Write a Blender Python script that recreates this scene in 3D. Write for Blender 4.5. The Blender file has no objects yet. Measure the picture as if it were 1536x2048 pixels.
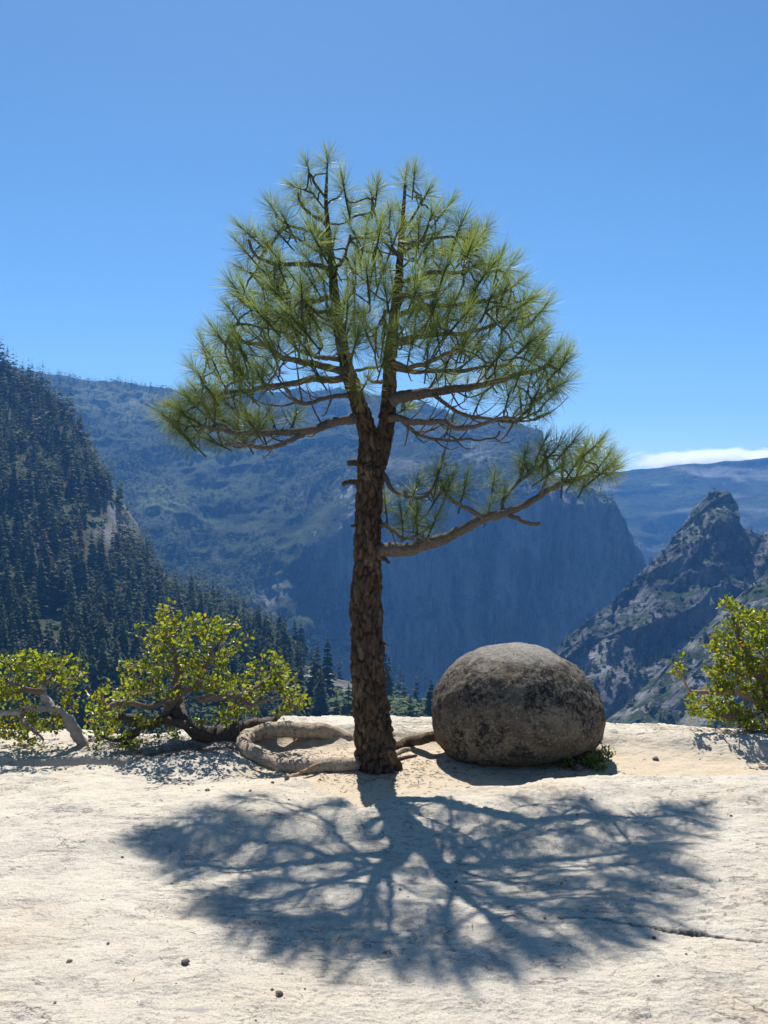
import bpy, math, random
import numpy as np
from mathutils import Vector
R = math.radians
rng = np.random.default_rng(7)
random.seed(7)
sc = bpy.context.scene
col = sc.collection

# ------------------------------------------------------------------ camera
EYE = 1.6
F = 1773.4            # focal length in photo pixels (1536 x 2048), level camera
cam_d = bpy.data.cameras.new('camera')
cam = bpy.data.objects.new('camera', cam_d); col.objects.link(cam)
cam.location = (0, 0, EYE); cam.rotation_euler = (R(90), 0, 0)
cam_d.sensor_fit = 'VERTICAL'; cam_d.angle = R(60)
cam_d.clip_start = 0.05; cam_d.clip_end = 120000
sc.camera = cam

# ------------------------------------------------------------------ sky, sun, exposure
SUN_EL, SUN_AZ = 57.0, -8.0        # azimuth from +Y (view direction), negative = to the left
w = bpy.data.worlds.new('World'); sc.world = w; w.use_nodes = True
nt = w.node_tree
sky = nt.nodes.new('ShaderNodeTexSky'); sky.sky_type = 'NISHITA'; sky.sun_disc = False
sky.sun_elevation = R(SUN_EL); sky.sun_rotation = R(SUN_AZ)
sky.altitude = 2600; sky.air_density = 1.0; sky.dust_density = 1.7; sky.ozone_density = 2.5
nt.nodes['Background'].inputs['Strength'].default_value = 0.075
hs = nt.nodes.new('ShaderNodeHueSaturation'); hs.inputs['Saturation'].default_value = 1.20; hs.inputs['Hue'].default_value = 0.492
nt.links.new(sky.outputs[0], hs.inputs['Color']); nt.links.new(hs.outputs[0], nt.nodes['Background'].inputs[0])
sun_d = bpy.data.lights.new('sun', 'SUN'); sun_d.energy = 4.6; sun_d.angle = R(0.53); sun_d.color = (1.0, 0.97, 0.93)
sun = bpy.data.objects.new('sun', sun_d); col.objects.link(sun)
sdir = Vector((math.sin(R(SUN_AZ))*math.cos(R(SUN_EL)), math.cos(R(SUN_AZ))*math.cos(R(SUN_EL)), math.sin(R(SUN_EL))))
sun.rotation_euler = (-sdir).to_track_quat('-Z', 'Y').to_euler(); sun.location = (0, 0, 30)
vs = sc.view_settings
vs.view_transform = 'Standard'; vs.look = 'None'; vs.gamma = 1; vs.use_curve_mapping = False; vs.exposure = 0.84
sc.cycles.use_denoising = True
sc.cycles.volume_bounces = 6; sc.cycles.max_bounces = 8; sc.cycles.transparent_max_bounces = 8
sc.cycles.use_adaptive_sampling = False

# ------------------------------------------------------------------ helpers
def P(px, py, Y):
    return np.array(((px-768)/F*Y, Y, EYE+(1024-py)/F*Y))
def ss(v, a, b):
    t = np.clip((v-a)/(b-a), 0, 1); return t*t*(3-2*t)
def hash3(i, j, k, s=0):
    n = (i.astype(np.int64)*73856093) ^ (j.astype(np.int64)*19349663) ^ (k.astype(np.int64)*83492791) ^ (s*2654435761)
    n = (n ^ (n >> 13)) * 1274126177
    n = (n ^ (n >> 16)) & 0xFFFFFF
    n = (n * 48271 + 11) & 0xFFFFFF
    return n / float(0xFFFFFF)
def vnoise(p, s=0):
    p = np.asarray(p, float); b = np.floor(p); f = p-b; b = b.astype(np.int64)
    f = f*f*f*(f*(f*6-15)+10)
    i, j, k = b[..., 0], b[..., 1], b[..., 2]; out = 0
    for dx in (0, 1):
        for dy in (0, 1):
            for dz in (0, 1):
                wgt = (f[..., 0] if dx else 1-f[..., 0])*(f[..., 1] if dy else 1-f[..., 1])*(f[..., 2] if dz else 1-f[..., 2])
                out = out + wgt*hash3(i+dx, j+dy, k+dz, s)
    return out*2-1
def fbm(p, o=4, s=0, g=0.5, ridged=False):
    p = np.asarray(p, float); a = 1.0; t = 0.0; tot = 0.0
    for q in range(o):
        n = vnoise(p*(2.03**q)+q*17.3, s+q)
        if ridged: n = 1-2*np.abs(n)
        t = t+a*n; tot += a; a *= g
    return t/tot
def fbm2(x, y, o=4, s=0, ridged=False):
    return fbm(np.stack([x, y, np.zeros_like(x)], -1), o, s, ridged=ridged)
def worley(p, s=0):
    """distance to the nearest and second nearest feature point, and the id of the nearest"""
    b = np.floor(p).astype(np.int64); f1 = np.full(p.shape[:-1], 9.0); f2 = f1.copy(); idv = f1*0
    for dx in (-1, 0, 1):
        for dy in (-1, 0, 1):
            for dz in (-1, 0, 1):
                c = b+np.array((dx, dy, dz)); i, j, k = c[..., 0], c[..., 1], c[..., 2]
                q = c+np.stack([hash3(i, j, k, s+1), hash3(i, j, k, s+2), hash3(i, j, k, s+3)], -1)
                d = np.sqrt(((q-p)**2).sum(-1)); m = d < f1
                f2 = np.where(m, f1, np.minimum(f2, d)); idv = np.where(m, hash3(i, j, k, s+4), idv); f1 = np.where(m, d, f1)
    return f1, f2, idv

def make_mesh(name, V, F3=None, F4=None, attrs=None, smooth=True):
    V = np.asarray(V, np.float32).reshape(-1, 3); me = bpy.data.meshes.new(name)
    n3 = 0 if F3 is None else len(F3); n4 = 0 if F4 is None else len(F4)
    loops = np.concatenate([np.asarray(F3, np.int32).ravel() if n3 else np.zeros(0, np.int32), np.asarray(F4, np.int32).ravel() if n4 else np.zeros(0, np.int32)])
    me.vertices.add(len(V)); me.vertices.foreach_set('co', V.ravel())
    me.loops.add(len(loops)); me.loops.foreach_set('vertex_index', loops)
    me.polygons.add(n3+n4)
    me.polygons.foreach_set('loop_start', np.concatenate([np.arange(n3)*3, n3*3+np.arange(n4)*4]).astype(np.int32))
    me.polygons.foreach_set('use_smooth', np.full(n3+n4, smooth, bool))
    for k, a in (attrs or {}).items():
        at = me.attributes.new(k, 'FLOAT', 'POINT'); at.data.foreach_set('value', np.asarray(a, np.float32).ravel())
    me.update(calc_edges=True); me.validate()
    return me
def obj(name, me, mat=None, parent=None, loc=None):
    o = bpy.data.objects.new(name, me); col.objects.link(o)
    if mat and me is not None and not me.materials: me.materials.append(mat)
    if loc is not None: o.location = loc
    if parent: o.parent = parent
    return o
def tag(o, label=None, cat=None, group=None, kind=None):
    if label: o['label'] = label
    if cat: o['category'] = cat
    if group: o['group'] = group
    if kind: o['kind'] = kind
    return o
class MB:
    """collects vertex and face blocks into one mesh"""
    def __init__(s): s.V = []; s.F3 = []; s.F4 = []; s.A = []; s.n = 0
    def add(s, V, F3=None, F4=None, a=None):
        V = np.asarray(V, float).reshape(-1, 3)
        s.V.append(V); s.A.append(np.zeros(len(V)) if a is None else np.asarray(a, float).ravel()*np.ones(len(V)))
        if F3 is not None and len(F3): s.F3.append(np.asarray(F3)+s.n)
        if F4 is not None and len(F4): s.F4.append(np.asarray(F4)+s.n)
        s.n += len(V)
    def mesh(s, name, smooth=True, origin=(0, 0, 0), attr='tone'):
        return make_mesh(name, np.concatenate(s.V)-np.asarray(origin), np.concatenate(s.F3) if s.F3 else None,
                         np.concatenate(s.F4) if s.F4 else None, {attr: np.concatenate(s.A)}, smooth)
def catmull(pts, n):
    pts = np.asarray(pts, float)
    if len(pts) == 2: pts = np.array([pts[0], (pts[0]+pts[1])/2, pts[1]])
    d = np.r_[0, np.cumsum(np.linalg.norm(np.diff(pts[:, :3], axis=0), axis=1)**0.5)]
    t = np.linspace(0, d[-1], n); i = np.clip(np.searchsorted(d, t, side='right')-1, 0, len(pts)-2)
    h = (d[i+1]-d[i]); u = ((t-d[i])/h)[:, None]; h = h[:, None]
    m = np.gradient(pts, d, axis=0)
    return (2*u**3-3*u**2+1)*pts[i]+(u**3-2*u**2+u)*h*m[i]+(-2*u**3+3*u**2)*pts[i+1]+(u**3-u**2)*h*m[i+1]
def tube(path, rad, nseg=8, disp=None, cap=True):
    """tube round a path by parallel transport; disp(pos, angle, arclength) returns a factor on the radius"""
    path = np.asarray(path, float); n = len(path); rad = np.ones(n)*rad
    T = np.gradient(path, axis=0); T /= np.linalg.norm(T, axis=1)[:, None]+1e-12
    a = np.array((0, 0, 1.0)) if abs(T[0][2]) < 0.9 else np.array((0, 1.0, 0))
    N = np.cross(T[0], a); N /= np.linalg.norm(N); Ns = [N]
    for i in range(1, n):
        N = N-T[i]*N.dot(T[i]); N /= np.linalg.norm(N)+1e-12; Ns.append(N)
    Ns = np.array(Ns); B = np.cross(T, Ns)
    ang = np.arange(nseg)*2*math.pi/nseg
    C, S = np.cos(ang), np.sin(ang)
    D = Ns[:, None]*C[None, :, None]+B[:, None]*S[None, :, None]
    V = path[:, None]+D*rad[:, None, None]
    if disp is not None:
        V = path[:, None]+D*(rad[:, None, None]*disp(V, np.broadcast_to(ang, (n, nseg)))[..., None])
    i = np.arange(n-1)[:, None]*nseg; j = np.arange(nseg)[None]; j2 = (j+1) % nseg
    Q = np.stack([i+j, i+j2, i+nseg+j2, i+nseg+j], -1).reshape(-1, 4)
    V = V.reshape(-1, 3); F3 = None
    if cap:
        V = np.concatenate([V, path[:1], path[-1:]]); k = np.arange(nseg); k2 = (k+1) % nseg; b = (n-1)*nseg
        F3 = np.concatenate([np.stack([k2, k, np.full(nseg, n*nseg)], -1), np.stack([b+k, b+k2, np.full(nseg, n*nseg+1)], -1)])
    return V, F3, Q

# ------------------------------------------------------------------ node material helper
def material(name):
    m = bpy.data.materials.new(name); m.use_nodes = True; t = m.node_tree; t.nodes.clear()
    out = t.nodes.new('ShaderNodeOutputMaterial')
    class N: pass
    n = N(); n.m = m; n.t = t; n.out = out
    def node(kind, **kw):
        q = t.nodes.new(kind)
        for k, v in kw.items():
            if k.startswith('_'): q.inputs[k[1:].replace('_', ' ')].default_value = v
            else: setattr(q, k, v)
        return q
    def link(a, b): t.links.new(a, b)
    def coord(scale=(1, 1, 1), kind='Object', rot=(0, 0, 0)):
        if kind == 'Position': src = node('ShaderNodeNewGeometry').outputs['Position']
        else: src = node('ShaderNodeTexCoord').outputs[kind]
        mp = node('ShaderNodeMapping'); mp.inputs['Scale'].default_value = scale; mp.inputs['Rotation'].default_value = rot
        link(src, mp.inputs['Vector']); return mp.outputs[0]
    def noise(vec, scale, detail=4, rough=0.55, dist=0.0):
        q = node('ShaderNodeTexNoise', _Scale=scale, _Detail=detail, _Roughness=rough, _Distortion=dist); link(vec, q.inputs['Vector']); return q.outputs['Fac']
    def voro(vec, scale, feature='F1', outp='Distance'):
        q = node('ShaderNodeTexVoronoi', feature=feature, _Scale=scale); link(vec, q.inputs['Vector']); return q.outputs[outp]
    def ramp(v, stops):
        q = node('ShaderNodeValToRGB'); e = q.color_ramp.elements
        while len(e) < len(stops): e.new(0.5)
        for el, (p, c) in zip(e, stops):
            el.position = p; el.color = (*c, 1) if hasattr(c, '__len__') else (c, c, c, 1)
        link(v, q.inputs[0]); return q.outputs[0]
    def mix(f, a, b, mode='MIX'):
        q = node('ShaderNodeMix', data_type='RGBA', blend_type=mode)
        for s, v in ((q.inputs[0], f), (q.inputs[6], a), (q.inputs[7], b)):
            if hasattr(v, 'is_linked'): link(v, s)
            elif hasattr(v, '__len__'): s.default_value = (*v, 1)
            else: s.default_value = v
        return q.outputs[2]
    def math_(op, a, b=0.0):
        q = node('ShaderNodeMath', operation=op)
        for s, v in ((q.inputs[0], a), (q.inputs[1], b)):
            if hasattr(v, 'is_linked'): link(v, s)
            else: s.default_value = v
        return q.outputs[0]
    def attr(k): return node('ShaderNodeAttribute', attribute_name=k).outputs['Fac']
    def bump(h, dist, strength=1.0, prev=None):
        q = node('ShaderNodeBump', _Distance=dist, _Strength=strength); link(h, q.inputs['Height'])
        if prev is not None: link(prev, q.inputs['Normal'])
        return q.outputs[0]
    def finish(colr, rough=0.85, nrm=None, spec=0.3, translucent=None, tfac=0.0):
        b = node('ShaderNodeBsdfPrincipled'); b.inputs['Specular IOR Level'].default_value = spec
        for s, v in ((b.inputs['Base Color'], colr), (b.inputs['Roughness'], rough)):
            if hasattr(v, 'is_linked'): link(v, s)
            elif hasattr(v, '__len__'): s.default_value = (*v, 1)
            else: s.default_value = v
        if nrm is not None: link(nrm, b.inputs['Normal'])
        sh = b.outputs[0]
        if translucent is not None:
            tr = node('ShaderNodeBsdfTranslucent'); ms = node('ShaderNodeMixShader'); ms.inputs[0].default_value = tfac
            if hasattr(translucent, 'is_linked'): link(translucent, tr.inputs[0])
            else: tr.inputs[0].default_value = (*translucent, 1)
            link(sh, ms.inputs[1]); link(tr.outputs[0], ms.inputs[2]); sh = ms.outputs[0]
        link(sh, out.inputs['Surface']); return m
    n.node, n.link, n.coord, n.noise, n.voro, n.ramp, n.mix, n.math, n.attr, n.bump, n.finish = node, link, coord, noise, voro, ramp, mix, math_, attr, bump, finish
    return n

# ---- materials
def mat_granite_ground():
    n = material('granite_ground'); p = n.coord()
    big = n.noise(p, 0.9, 5, 0.6); mid = n.noise(n.coord((1, 2.2, 1)), 5, 6, 0.65); fine = n.noise(p, 130, 3, 0.7); grain = n.noise(p, 420, 2, 0.6)
    c = n.mix(n.ramp(big, [(0.35, 0.0), (0.65, 1.0)]), (0.56, 0.487, 0.375), (0.50, 0.452, 0.375))
    c = n.mix(n.ramp(mid, [(0.35, 0.0), (0.62, 0.75)]), c, (0.63, 0.56, 0.445))
    warm = n.ramp(n.noise(p, 1.1, 5, 0.65), [(0.52, 0.0), (0.72, 0.6)])
    c = n.mix(warm, c, (0.56, 0.43, 0.28))
    c = n.mix(n.ramp(n.noise(p, 2.6, 8, 0.72), [(0.54, 0.0), (0.66, 0.45)]), c, (0.41, 0.375, 0.32))
    sand = n.attr('sand')
    sn = n.math('MULTIPLY', sand, n.ramp(n.noise(p, 7, 5, 0.65), [(0.3, 0.55), (0.6, 1.0)]))
    c = n.mix(sn, c, n.mix(n.noise(p, 30, 4, 0.7), (0.48, 0.365, 0.235), (0.59, 0.485, 0.345)))
    c = n.mix(n.ramp(fine, [(0.33, 0.7), (0.48, 0.0)]), c, (0.22, 0.205, 0.18))
    c = n.mix(n.ramp(grain, [(0.60, 0.0), (0.72, 0.55)]), c, (0.70, 0.65, 0.56))
    flake = n.ramp(n.noise(n.coord((1, 3.2, 1), rot=(0, 0, 0.12)), 8, 9, 0.74, 0.5), [(0.37, 0.75), (0.43, 0.0)])
    c = n.mix(flake, c, (0.30, 0.28, 0.25))
    def edges(scale, st, dist, mlo, mhi, width):
        q = n.noise(n.coord((1, st, 1), rot=(0, 0, 0.1)), scale, 6, 0.6, dist)
        ln_ = n.ramp(n.math('ABSOLUTE', n.math('SUBTRACT', q, 0.5)), [(0.0, 1.0), (width, 0.0)])
        return n.math('MULTIPLY', ln_, n.ramp(n.noise(p, scale*0.55, 4, 0.6), [(mlo, 0.0), (mhi, 1.0)]))
    e1 = edges(2.6, 2.6, 0.3, 0.47, 0.56, 0.014); e2 = edges(6.5, 2.4, 0.3, 0.48, 0.56, 0.020)
    edge_shade = n.math('MULTIPLY', n.math('MAXIMUM', e1, n.math('MULTIPLY', e2, 0.75)), n.math('SUBTRACT', 1.0, sand))
    c = n.mix(n.math('MULTIPLY', edge_shade, 0.95), c, (0.13, 0.115, 0.095))  # thin dark lines paint the shade along flake edges into the colour
    c = n.mix(n.attr('grey'), c, n.mix(n.noise(p, 12, 5, 0.7), (0.20, 0.20, 0.20), (0.36, 0.35, 0.34)))
    c = n.mix(n.attr('crack'), c, (0.045, 0.04, 0.032))
    b = n.bump(n.noise(n.coord((1, 2.2, 1), rot=(0, 0, 0.12)), 16, 9, 0.74, 0.3), 0.012, 0.8)
    b = n.bump(n.noise(p, 75, 5, 0.75), 0.008, 0.9, b)
    return n.finish(c, 0.9, b, 0.2)
def mat_boulder():
    n = material('boulder_stone'); p = n.coord()
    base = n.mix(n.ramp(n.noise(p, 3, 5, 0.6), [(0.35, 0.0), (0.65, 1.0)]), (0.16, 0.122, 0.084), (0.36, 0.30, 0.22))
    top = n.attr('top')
    base = n.mix(n.math('MULTIPLY', top, 0.75), base, (0.52, 0.48, 0.42))  # paler stone towards the top: sunlight painted into the base colour
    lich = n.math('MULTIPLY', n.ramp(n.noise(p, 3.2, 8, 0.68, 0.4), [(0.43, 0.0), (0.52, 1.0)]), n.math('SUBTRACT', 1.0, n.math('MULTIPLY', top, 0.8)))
    lich = n.math('MULTIPLY', lich, n.ramp(n.noise(p, 26, 4, 0.7), [(0.38, 0.25), (0.55, 1.0)]))
    c = n.mix(lich, base, (0.030, 0.027, 0.024))
    c = n.mix(n.ramp(n.noise(p, 48, 5, 0.75), [(0.36, 0.8), (0.45, 0.0)]), c, (0.045, 0.04, 0.035))
    c = n.mix(n.ramp(n.noise(p, 55, 4, 0.75), [(0.53, 0.0), (0.62, 0.7)]), c, (0.40, 0.36, 0.29))
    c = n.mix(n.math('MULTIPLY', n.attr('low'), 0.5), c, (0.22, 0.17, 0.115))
    b = n.bump(n.noise(p, 9, 8, 0.7), 0.08, 1.0); b = n.bump(n.noise(p, 60, 5, 0.75), 0.02, 1.0, b)
    return n.finish(c, 0.92, b, 0.2)
def mat_bark():
    n = material('pine_bark'); p = n.coord()
    tone = n.attr('tone'); ps = n.coord((1, 1, 0.35))
    c = n.mix(n.noise(ps, 40, 6, 0.7), (0.040, 0.026, 0.018), (0.140, 0.092, 0.058))
    c = n.mix(n.ramp(n.noise(ps, 14, 4, 0.6), [(0.52, 0.0), (0.70, 0.75)]), c, (0.27, 0.18, 0.105))
    c = n.mix(n.ramp(n.noise(p, 26, 4, 0.6), [(0.58, 0.0), (0.72, 0.5)]), c, (0.25, 0.22, 0.19))
    c = n.mix(n.ramp(tone, [(0.0, 0.85), (0.55, 0.0)]), c, (0.022, 0.016, 0.012))
    b = n.bump(n.noise(ps, 60, 6, 0.75), 0.02, 1.0)
    return n.finish(c, 0.9, b, 0.15)
def mat_twig():
    n = material('pine_branch_bark'); p = n.coord()
    c = n.mix(n.noise(p, 35, 5, 0.7), (0.06, 0.045, 0.034), (0.235, 0.19, 0.15))
    c = n.mix(n.ramp(n.noise(p, 120, 3, 0.6), [(0.35, 0.8), (0.5, 0.0)]), c, (0.04, 0.03, 0.022))
    b = n.bump(n.noise(p, 110, 4, 0.7), 0.01, 1.0)
    return n.finish(c, 0.85, b, 0.25)
def mat_root():
    n = material('weathered_root'); p = n.coord()
    c = n.mix(n.noise(p, 18, 6, 0.7), (0.33, 0.245, 0.165), (0.62, 0.51, 0.38))
    c = n.mix(n.ramp(n.noise(p, 45, 5, 0.7), [(0.36, 0.8), (0.5, 0.0)]), c, (0.12, 0.085, 0.06))
    b = n.bump(n.noise(p, 50, 6, 0.75), 0.02, 1.0)
    return n.finish(c, 0.85, b, 0.2)
def mat_needles():
    n = material('pine_needles')
    rnd = n.node('ShaderNodeObjectInfo').outputs['Random']; tone = n.attr('tone')
    c = n.mix(tone, (0.042, 0.072, 0.022), (0.150, 0.175, 0.052))
    c = n.mix(n.math('MULTIPLY', rnd, 0.5), c, (0.085, 0.125, 0.022))
    tr = n.mix(tone, (0.15, 0.23, 0.045), (0.50, 0.54, 0.12))
    return n.finish(c, 0.45, None, 0.4, tr, 0.48)
def mat_leaf(name, a, b, t1, t2, tf=0.45, rough=0.38):
    n = material(name); tone = n.attr('tone')
    c = n.ramp(tone, [(0.0, a), (0.75, b), (0.93, b), (0.97, (0.32, 0.22, 0.03))])
    tr = n.ramp(tone, [(0.0, t1), (0.75, t2), (0.93, t2), (0.97, (0.75, 0.42, 0.03))])
    return n.finish(c, rough, None, 0.5, tr, tf)
def mat_shrub_wood(name, a, b):
    n = material(name); p = n.coord()
    c = n.mix(n.noise(n.coord((1, 1, 1)), 30, 6, 0.7), a, b)
    bp = n.bump(n.noise(p, 45, 5, 0.7), 0.012, 1.0)
    return n.finish(c, 0.75, bp, 0.3)
def mat_conifer(name, a, b):
    n = material(name); rnd = n.node('ShaderNodeObjectInfo').outputs['Random']
    c = n.mix(n.attr('tone'), a, b)
    c = n.mix(n.math('MULTIPLY', rnd, 0.4), c, tuple(v*1.5 for v in b))
    return n.finish(c, 0.8, None, 0.15, tuple(v*1.5 for v in b), 0.15)
def mat_hillside():
    n = material('hillside_earth'); p = n.coord(kind='Position')
    c = n.mix(n.ramp(n.noise(p, 0.05, 6, 0.65), [(0.4, 0.0), (0.6, 1.0)]), (0.026, 0.034, 0.012), (0.085, 0.095, 0.036))
    c = n.mix(n.ramp(n.noise(p, 0.12, 4, 0.6), [(0.5, 0.0), (0.62, 0.7)]), c, (0.10, 0.085, 0.055))
    c = n.mix(n.attr('rock'), c, n.mix(n.noise(n.coord((1, 1, 0.4), 'Position'), 0.16, 7, 0.7), (0.06, 0.058, 0.056), (0.40, 0.385, 0.36)))
    b = n.bump(n.noise(p, 0.22, 8, 0.72), 6.0, 0.8)
    return n.finish(c, 0.9, b, 0.1)
def mat_mountain(name, sc_=1.0, veg=(0.012, 0.022, 0.010), veg2=(0.070, 0.092, 0.036), rk=(0.05, 0.052, 0.055), rk2=(0.48, 0.48, 0.47)):
    n = material(name); p = n.coord(kind='Position'); ps = n.coord((1, 1, 0.22), 'Position')
    rock = n.mix(n.ramp(n.noise(ps, 0.012*sc_, 9, 0.68, 0.6), [(0.34, 0.0), (0.66, 1.0)]), rk, rk2)
    rock = n.mix(n.ramp(n.noise(n.coord((1, 1, 0.10), 'Position'), 0.03*sc_, 6, 0.7), [(0.38, 0.8), (0.52, 0.0)]), rock, tuple(v*0.45 for v in rk))
    vg = n.mix(n.ramp(n.noise(p, 0.011*sc_, 7, 0.66), [(0.42, 0.0), (0.6, 1.0)]), veg, veg2)
    vm = n.math('ADD', n.attr('veg'), n.math('MULTIPLY', n.math('SUBTRACT', n.noise(p, 0.02*sc_, 7, 0.7), 0.5), 1.6))
    c = n.mix(n.ramp(vm, [(0.42, 0.0), (0.56, 1.0)]), rock, vg)
    c = n.mix(n.math('MULTIPLY', n.attr('meadow'), n.ramp(n.noise(p, 0.015*sc_, 6, 0.7), [(0.35, 0.1), (0.6, 1.0)])), c, (0.20, 0.24, 0.12))
    c = n.mix(n.attr('scar'), c, (0.50, 0.48, 0.45))
    b = n.bump(n.noise(n.coord((1, 1, 0.6), 'Position'), 0.035*sc_, 9, 0.74, 0.2), 34.0/sc_, 1.0)
    return n.finish(c, 0.95, b, 0.1)
def mat_plain(name, c1, c2, scale=20, rough=0.9, kind='Object'):
    n = material(name); p = n.coord(kind=kind)
    c = n.mix(n.noise(p, scale, 5, 0.65), c1, c2)
    return n.finish(c, rough, n.bump(n.noise(p, scale*2, 5, 0.7), 0.3/scale, 0.8), 0.2)

M = dict(ground=mat_granite_ground(), boulder=mat_boulder(), bark=mat_bark(), twig=mat_twig(), root=mat_root(), needles=mat_needles(),
         leaf=mat_leaf('manzanita_leaves', (0.040, 0.070, 0.008), (0.130, 0.155, 0.015), (0.13, 0.21, 0.010), (0.46, 0.49, 0.020)),
         plant=mat_leaf('plant_leaves', (0.03, 0.065, 0.01), (0.075, 0.13, 0.015), (0.10, 0.2, 0.015), (0.22, 0.36, 0.02)),
         shrubwood=mat_shrub_wood('manzanita_wood', (0.075, 0.045, 0.035), (0.26, 0.20, 0.165)),
         greywood=mat_shrub_wood('weathered_wood', (0.16, 0.145, 0.13), (0.44, 0.41, 0.385)),
         darkwood=mat_shrub_wood('charred_wood', (0.018, 0.014, 0.012), (0.115, 0.085, 0.065)),
         conifer=mat_conifer('conifer_green', (0.012, 0.020, 0.007), (0.068, 0.086, 0.024)),
         deadconifer=mat_conifer('conifer_rust', (0.075, 0.035, 0.020), (0.16, 0.085, 0.045)),
         forest=mat_conifer('forest_green', (0.011, 0.018, 0.007), (0.056, 0.072, 0.021)),
         brush=mat_conifer('brush_green', (0.030, 0.050, 0.014), (0.10, 0.135, 0.035)),
         ctrunk=mat_plain('conifer_trunk', (0.06, 0.045, 0.035), (0.14, 0.11, 0.09), 2),
         hillside=mat_hillside(), stone=mat_plain('small_stone', (0.10, 0.08, 0.06), (0.26, 0.21, 0.16), 60),
         talus=mat_plain('talus_rock', (0.13, 0.13, 0.13), (0.42, 0.41, 0.39), 0.5, kind='Position'),
         stick=mat_plain('dry_stick', (0.20, 0.12, 0.07), (0.40, 0.27, 0.16), 50), litter=mat_plain('needle_litter', (0.10, 0.05, 0.025), (0.28, 0.16, 0.08), 40))

# ------------------------------------------------------------------ ground: the granite dome's top
CR = np.array([(0.70, 3.515), (0.78, 3.497), (0.97, 3.435), (1.08, 3.43), (1.19, 3.40), (1.43, 3.31), (1.9, 3.22), (3.2, 3.0)])
def ground_fields(x, y):
    yF = np.interp(x, [-1.0, -0.5, -0.12, 0.02, 0.38, 1.0, 2.4, 5], [5.35, 5.3, 4.75, 4.95, 5.15, 5.28, 5.42, 5.5])
    yB = np.interp(x, [-1.2, -0.7, 0.4, 1.5, 2.2, 2.9, 5], [6.2, 6.42, 6.45, 6.22, 6.12, 5.95, 5.9])+0.10*fbm2(x*1.7, y*0, 4, 3)+0.03*fbm2(x*9, y*5, 3, 4)
    j = 0.05*fbm2(x*4, y*4, 3, 21)
    rough = 0.12*ss(fbm2(x*1.1, y*0, 3, 25), -0.15, 0.35)+0.10*ss(x, 1.3, 1.9)*(1-ss(x, 2.3, 2.8))
    pocket = ss(y+j, yF-0.04, yF+0.14)*(1-ss(y+j*0.6, yB-0.03-rough, yB+0.015+rough))*ss(x+j, -1.05, -0.75)
    gentle = np.where(x < -0.1, 1-ss(x, -0.9, -0.1)*0.6, 0)
    z = 0.035*fbm2(x*0.55, y*0.7, 3, 5)+0.016*fbm2(x*2.2, y*2.6, 3, 9)*ss(y, 0, 3)
    z = z-0.085*pocket
    z = z-0.075*np.exp(-(((x-0.58)/0.62)**2+((y-4.2)/0.42)**2))
    z = z+0.05*np.exp(-(((x-0.2)/0.34)**2+((y-4.78)/0.22)**2))
    z = z+0.055*np.exp(-(((x+0.9)/0.75)**2+((y-4.72)/0.35)**2))-0.04*np.exp(-(((x+0.75)/0.6)**2+((y-4.1)/0.35)**2))
    z = z+0.03*ss(x, 0.6, 1.4)*np.exp(-((y-5.05)/0.3)**2)
    # raised slab along the back rim
    z = z+0.02*ss(y+j*0.6, yB-0.02, yB+0.04)*ss(x, -1.0, -0.6)*(1-0.8*ss(x, 1.2, 2.4))
    # small undercut ledge at the left
    z = z-0.10*ss(y+j*0.6, 5.62, 5.66)*(1-ss(y+j*.5, 5.78, 5.83))*ss(-x+j, 1.55, 1.8)
    # exfoliation flakes: thin terraces with sharp edges
    q = fbm2(x*1.7+0.35*y, y*4.2, 5, 31)*5.5
    fl = np.floor(q); fr = q-fl
    z = z+0.0085*(fl+ss(fr, 0.93, 1.0))*(1-pocket)*ss(fbm2(x*1.3, y*1.9, 3, 33), -0.35, 0.25)
    q2 = fbm2(x*3.1-0.4*y, y*6.5, 4, 37)*6; f2_ = np.floor(q2)
    z = z+0.0035*(f2_+ss(q2-f2_, 0.9, 1.0))*(1-pocket)
    z = z+0.0035*fbm2(x*14, y*20, 3, 41)+pocket*0.010*fbm2(x*9, y*9, 3, 44)
    # crack
    dmin = np.full(x.shape, 9.0)
    xx = x; yy = y+0.02*fbm2(x*9, y*0, 3, 51)
    for a, b in zip(CR[:-1], CR[1:]):
        e = b-a; t = np.clip(((xx-a[0])*e[0]+(yy-a[1])*e[1])/e.dot(e), 0, 1)
        dmin = np.minimum(dmin, np.hypot(xx-a[0]-t*e[0], yy-a[1]-t*e[1]))
    wdt = 0.004+0.007*ss(x, 0.7, 1.3)
    wdt = wdt*(0.75+0.8*np.clip(fbm2(x*7, y*0, 2, 61)+0.5, 0, 1))+0.003*ss(x, 1.0, 1.4)
    crack = 1-ss(dmin, wdt*0.6, wdt*1.5)
    z = z-0.025*crack+0.006*ss(yy, 3.3, 3.5)*(dmin < 0.3)*(1-ss(dmin, 0, 0.3))
    # rim: the dome rolls away into the valley
    Ye = np.interp(x, [-8, -2.6, -1.6, -0.8, 0, 0.6, 1.4, 2.0, 2.8, 6], [6.6, 6.3, 6.35, 6.55, 6.62, 6.62, 6.5, 6.4, 6.3, 6.5])+0.07*fbm2(x*1.8, x*0, 3, 71)
    d = np.maximum(y-Ye, 0)
    z = z-np.where(d < 2.5, 0.30*d*d, 0.30*6.25+1.5*(d-2.5))*(1+0.15*fbm2(x*0.4, y*0.4, 3, 73))
    grey = ss(fbm2(x*2.2, y*3.5, 4, 81), 0.0, 0.5)*np.exp(-(((x+1.35)/0.65)**2+((y-6.0)/0.38)**2))*1.3
    grey = np.clip(grey+0.7*np.exp(-(((x+1.5)/0.55)**2+((y-5.95)/0.2)**2)), 0, 1)
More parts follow.
